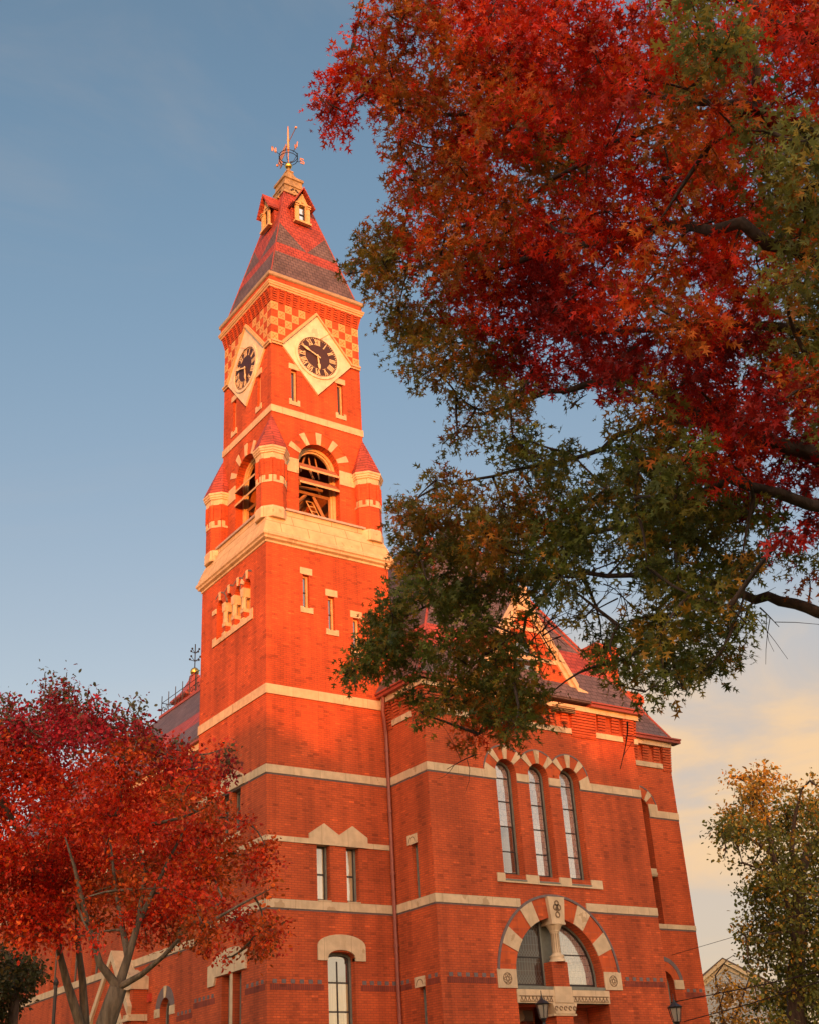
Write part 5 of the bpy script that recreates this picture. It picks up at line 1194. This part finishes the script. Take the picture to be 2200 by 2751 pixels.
mp_right = D([(185, 1500), (200, 1478), (240, 1490), (290, 1478), (322, 1540), (385, 1562), (415, 1592), (470, 1575), (488, 1610), (462, 1690), (540, 1725), (590, 1790), (615, 1835), (565, 1885), (632, 1960), (590, 2022), (500, 2012), (450, 2030), (400, 1992), (330, 1990), (240, 2000), (160, 1990), (150, 1700)])
mb0 = at(290, 2751, 30.0); mb0 = Vector((mb0.x-.1, mb0.y, 0))
fk = at(318, 2655, 30.0)
md = lambda d0, d1: (lambda u, v: (d0, d1))
MA, n2 = maple('maple_tree', 'red maple with a low dark fork, in front of the left wing', mb0,
  [([mb0, at(285, 2751, 30.0), fk], .25, .20),
   ([fk, at(268, 2590, 29.9), at(235, 2480, 29.8), at(200, 2330, 29.6), at(175, 2250, 29.8)], .105, .015),
   ([fk, at(345, 2570, 30.1), at(372, 2480, 30.2), at(390, 2350, 30.4), at(360, 2220, 30.6)], .115, .02),
   ([fk, at(380, 2620, 29.6), at(440, 2570, 29.2), at(520, 2480, 28.8), at(600, 2420, 28.4)], .08, .02),
   ([at(372, 2480, 30.2), at(450, 2320, 30.4), at(510, 2200, 30.8)], .07, .015),
   ([at(345, 2570, 30.1), at(330, 2500, 30.6), at(310, 2380, 31), at(295, 2250, 31.4)], .09, .02)],
  mp_right, md(26.5, 33.5), .10, 1750, 58, mpal, keep=lambda u, v: .9 if u/K < 470 else .55, sprays=[(188, 1450, 90), (205, 1465, 80), (242, 1488, 80), (292, 1476, 80), (268, 1505, 70), (322, 1535, 70), (375, 1560, 60), (480, 1572, 60), (415, 1585, 50)])
mp_left = D([(-260, 1560), (-150, 1500), (-60, 1500), (5, 1478), (20, 1462), (45, 1500), (75, 1480), (95, 1425), (125, 1470), (140, 1425), (165, 1480), (200, 1470), (240, 1510), (260, 1700), (240, 1960), (150, 1990), (100, 2010), (30, 1985), (-60, 2000), (-260, 1960)])
mb1 = at(255, 2751, 34.0); mb1 = Vector((mb1.x+.3, mb1.y, 0))
MB_, n3 = maple('maple_tree', 'red maple with two pale grey stems, behind the dark forked maple', mb1,
  [([mb1, at(215, 2751, 34), at(180, 2640, 34), at(160, 2560, 34), at(150, 2400, 34), at(128, 2250, 34.2)], .15, .03),
   ([mb1, at(228, 2740, 34.3), at(222, 2640, 34.3), at(210, 2540, 34.3), at(205, 2380, 34.4), at(200, 2240, 34.6)], .135, .03),
   ([at(150, 2400, 34), at(60, 2250, 34), at(-40, 2080, 34), at(-100, 1980, 34)], .10, .04)],
  mp_left, md(31, 37), .105, 1600, 60, mpal, keep=lambda u, v: .85, sprays=[(20, 1458, 90), (42, 1480, 90), (62, 1490, 80), (94, 1415, 110), (105, 1440, 90), (140, 1418, 110), (150, 1440, 90), (165, 1462, 90), (5, 1500, 60), (122, 1450, 80)])
# upright sprays on top of the maples
DKG = [(.022, .026, .008, 4), (.035, .035, .010, 3), (.07, .045, .01, 1)]
dpoly = D([(-140, 1960), (0, 1985), (60, 2000), (105, 2030), (112, 2075), (60, 2105), (15, 2156), (-40, 2200), (-160, 2200)])
db = at(35, 2751, 47); db = Vector((db.x, db.y, 0))
DT_, n4 = maple('shade_tree', 'dark green tree in the bottom left corner, below the red maples', db, [([db, at(38, 2700, 47), at(40, 2620, 47), at(20, 2560, 47)], .22, .08)], dpoly, md(44, 50), .14, 1100, 50, lambda u, v: DKG, bark=BARK_B, rscale=1.15)

# ---- tall half-bare tree and small yellow tree at the right, behind the hall
def Z8(l): return [(1700+a/2.534, 1900+b/2.534) for a, b in l]
rpoly = Z8([(560, 540), (660, 410), (740, 420), (880, 385), (990, 450), (1070, 520), (1110, 465), (1220, 455), (1300, 510), (1560, 700), (1650, 1100), (1600, 2300), (1000, 2300), (800, 2200), (790, 2150), (830, 1850), (750, 1800), (765, 1650), (705, 1600), (690, 1500), (745, 1380), (695, 1260), (765, 1200), (745, 1090), (640, 1020), (560, 1050), (515, 950), (470, 870), (545, 800), (545, 690), (650, 640), (640, 580)])
YO = [(.46, .22, .025, 4), (.36, .20, .03, 3), (.22, .17, .035, 3)]; YG = [(.105, .115, .022, 4), (.075, .09, .02, 3), (.22, .17, .03, 2), (.36, .18, .02, .8)]
rb = at(2150, 2751, 72); rb = Vector((rb.x, rb.y, 0))
rt = lambda a, b, d: (1700+a/2.534, 1900+b/2.534, d)
RT, n5 = maple('elm_tree', 'tall green tree turning orange at its top, right of the hall', rb,
  [([rb, at(*rt(1120, 2156, 72)), at(*rt(1110, 1830, 72)), at(*rt(1140, 1500, 72)), at(*rt(1130, 1180, 72)), at(*rt(1210, 930, 72))], .62, .22),
   ([at(*rt(1110, 1500, 72)), at(*rt(950, 1000, 72)), at(*rt(930, 800, 72)), at(*rt(860, 620, 72)), at(*rt(800, 480, 72))], .2, .05),
   ([at(*rt(1130, 1180, 72)), at(*rt(1080, 980, 72)), at(*rt(1100, 760, 72)), at(*rt(1150, 560, 72))], .2, .05),
   ([at(*rt(950, 1000, 72)), at(*rt(800, 900, 72)), at(*rt(640, 830, 72))], .12, .05)],
  rpoly, md(68, 77), .22, 350, 34, lambda u, v: YO if (v-1900)*2.534+rng.random()*350 < 900 else YG, bark=BARK_B, branch_r=.05, sprig_r=.28, shape=BLADE2,
  keep=lambda u, v: .74 if (v-1900)*2.534 < 1150 else .92, edge=.5)
ypoly = Z8([(525, 1870), (600, 1830), (700, 1850), (800, 1830), (880, 1950), (860, 2250), (540, 2250), (530, 2050)])
yb = at(1940, 2780, 92); yb = Vector((yb.x, yb.y, 0))
YE = [(.40, .20, .02, 4), (.30, .14, .02, 3), (.18, .11, .03, 2)]
YT, n6 = maple('ornamental_tree', 'small yellow half-bare tree in front of the gabled house', yb,
  [([yb, at(*rt(640, 2250, 92)), at(*rt(600, 2050, 92)), at(*rt(560, 1830, 92)), at(*rt(640, 1720, 92)), at(*rt(690, 1690, 92))], .12, .012), ([at(*rt(640, 2250, 92)), at(*rt(740, 2000, 92)), at(*rt(790, 1850, 92))], .12, .03)],
  ypoly, md(89, 95), .22, 240, 30, lambda u, v: YE, bark=BARK_B, branch_r=.045, sprig_r=.3, keep=lambda u, v: .75)

# ================================================================== THINGS ROUND THE HALL
def lamp(p, label):
    p = Vector(p); L = empty('street_lamp', (p.x, p.y, 0), label, 'street lamp', 'black lantern lamps before the entrance')
    zb = p.z
    MB().lathe((p.x, p.y, 0), [(.22, 0), (.22, .3), (.14, .4), (.10, .9), (.075, 1.0), (.06, zb-.25), (.09, zb-.2), (.055, zb-.12), (.10, zb-.02), (.13, zb)], 10).build('post', IRON, L)
    lan = MB().lathe((p.x, p.y, zb), [(.13, 0), (.15, .03)], 6).lathe((p.x, p.y, zb+.50), [(.27, 0), (.29, .04), (.20, .10), (.10, .17), (.06, .2), (.045, .27), (.02, .3), (.012, .5)], 6)
    for k in range(6):
        a = 2*math.pi*k/6; lan.tube([(p.x+.15*math.cos(a), p.y+.15*math.sin(a), zb+.02), (p.x+.245*math.cos(a), p.y+.245*math.sin(a), zb+.51)], .016, 4)
    lan.build('lantern', IRON, L); MB().lathe((p.x, p.y, zb), [(.125, .03), (.215, .49)], 6).build('lamp_glass', G_LAMP, L)
    MB().tube([(p.x, p.y, zb+.03), (p.x, p.y, zb+.24)], .035, 6).build('bulb', STONE, L)
p1 = at(*(1250+515/2.4629, 2250+1205/2.4629), 50); p2 = at(1700+298/2.534, 1900+2150/2.534, 50.5)
lamp(p1, 'black lantern lamp post under the big entrance arch'); lamp(p2, 'black lantern lamp post near the right corner of the hall')
pp = at(143, 2751, 28); MB().tube([(pp.x, pp.y, 0), (pp.x, pp.y, 5.1)], .03, 6)
POL = empty('metal_post', (pp.x, pp.y, 0), 'thin black metal post left of the red maple stems', 'post')
MB().tube([(pp.x, pp.y, 0), (pp.x, pp.y, 5.0)], .035, 6).build('post_shaft', IRON, POL); MB().lathe((pp.x, pp.y, 0), [(.1, 0), (.1, .1), (.05, .2)], 8).lathe((pp.x, pp.y, 5.0), [(.05, 0), (.06, .05), (.01, .15)], 8).build('post_cap', IRON, POL)
# neighbouring house with a gable, far right
ha = at(1880+340/5.3875, 2450+690/5.3875, 140); HS = empty('gabled_house', (ha.x, ha.y, 0), 'pale blue house with cream trimmed gable, right of the hall', 'house')
hu = (Vector((_r0.x, _r0.y, 0))*.93+Vector((_f.x, _f.y, 0)).normalized()*-.37).normalized(); hn = Vector((hu.y, -hu.x, 0)); HF = (Vector((ha.x, ha.y, 0)), hu, hn)
SIDING = Mat('blue_clapboard'); _g = SIDING.n('ShaderNodeNewGeometry'); _s = SIDING.n('ShaderNodeSeparateXYZ', {0: _g.outputs['Position']})
_c = SIDING.math('FRACT', SIDING.math('MULTIPLY', _s.outputs[2], 5.0)); SIDING = SIDING.done(SIDING.bsdf(Base_Color=SIDING.mix(SIDING.rng(_c, 0, .2), rgb(.16, .18, .19), rgb(.36, .40, .42)), Roughness=.7).outputs[0])
hz = ha.z; hw = 4.6; sl = .62
MB().prism(HF, [(-hw, 0), (hw, 0), (hw, hz-.5-hw*sl), (0, hz-.5), (-hw, hz-.5-hw*sl)], -12, 0).build('house_wall', SIDING, HS)
m = MB()
for sx in (-1, 1): m.prism(HF, [(sx*(hw+.5), hz-.62-(hw+.5)*sl), (0, hz-.42), (0, hz), (sx*(hw+.5), hz-.2-(hw+.5)*sl)], -.1, .45); m.prism(HF, [(sx*hw, hz-.95-hw*sl), (0, hz-.95), (0, hz-.5), (sx*hw, hz-.5-hw*sl)], -.05, .12)
m.build('gable_trim', plain_mat('cream_trim', (.50, .42, .27), .6), HS)
m = MB()
for sx in (-1, 1): m.prism(HF, [(sx*(hw+.6), hz-.22-(hw+.6)*sl+.02), (0, hz+.012), (0, hz+.12), (sx*(hw+.6), hz+.12-(hw+.6)*sl)], -12.4, .5)
m.build('house_roof', plain_mat('brown_shingle', (.10, .075, .065), .8), HS)
for u in (-2.2, 2.2, 0):
    z0 = hz-7.5 if u else hz-4.4
    w_ = MB().box(HF, u-.5, u+.5, z0, z0+1.7, 0, .08).build('house_window', plain_mat('white_trim', (.6, .58, .52), .6), HS); MB().box(HF, u-.4, u+.4, z0+.1, z0+1.6, .05, .09).build('house_pane', G_DARK, w_)
# overhead wires
for i, (u0, v0, u1, v1, lab) in enumerate(((1883, 2544, 1975, 2517, 'thin dark wire crossing the open sky above the gabled house'), (1905, 2675, 2030, 2651, 'upper dark wire passing in front of the yellow tree'), (1915, 2725, 2015, 2698, 'lowest dark wire passing in front of the yellow tree'))):
    a, b = at(u0, v0, 66), at(u1, v1, 64); d = b-a; p = [a-d*3+Z*.2, a-d, a, b, b+d*2+Z*.15, b+d*4+Z*.5]
    o = MB().tube(p, .012 if i == 0 else .024, 5).build('utility_wire', IRON); o['label'] = lab; o['category'] = 'wire'; o['group'] = 'overhead wires at the right'

# ---- trees across the square behind the viewer: they throw the evening shade over the lower storeys
def park_tree(x, y, h, r, label, n=8000):
    root = empty('park_tree', (x, y, 0), label, 'tree', 'trees across the square')
    MB().tube([(x, y, 0), (x+.2, y, h*.3), (x, y+.3, h*.75)], [.5, .38, .12], 9).build('trunk', BARK_B, root, True)
    tb_ = MB()
    for k in range(9):
        a = rng.random()*6.28; z = h*rng.uniform(.3, .6); branch(tb_, (x, y, z), (x+r*.7*math.cos(a), y+r*.7*math.sin(a), z+h*.22), .14, .04)
    tb_.build('branch', BARK_B, root)
    dd = rng.normal(size=(n, 3)); dd /= np.linalg.norm(dd, axis=1, keepdims=True); rr = rng.random(n)**.4
    lump = 1+.18*np.sin(dd[:, 0]*5+x)+.18*np.cos(dd[:, 2]*6+y)
    pos = np.array([x, y, h*.64])+dd*(rr*lump)[:, None]*np.array([r, r, h*.36])
    ax = rng.normal(size=(n, 3)); ax /= np.linalg.norm(ax, axis=1, keepdims=True); pl = np.array([[.10, .09, .02], [.16, .09, .02], [.07, .08, .02], [.22, .08, .015]])
    leafmesh('crown', root, pos, ax, rng.normal(size=(n, 3)), rng.uniform(.55, 1.1, n), pl[rng.integers(0, 4, n)]*rng.uniform(.8, 1.2, (n, 1)), LEAF_S, BLADE2)
sd = Vector((SUNV.x, SUNV.y, 0)).normalized(); sp = Vector((-sd.y, sd.x, 0)); cen = Vector((9, 0, 0))+sd*125
PT = [(-34, 2, 27.0), (-25, -2, 28.5), (-17, 3, 28.0), (-9, 0, 26.6), (-1, 2, 29.3), (7, -1, 26.8), (14, 3, 27.6), (22, 0, 28.2), (30, 2, 34), (36, 0, 37), (43, -2, 37), (54, 1, 34), (62, 0, 34), (70, 1, 33)]  # taller trees at the far end are added to shade the gabled house
for i, (a, b, h) in enumerate(PT):
    q = cen+sp*a+sd*b; park_tree(q.x, q.y, h, 5.6, 'broad leafy tree in the row across the square behind the viewer')
print('LEAVES', n1, n2, n3, n4, n5, n6)
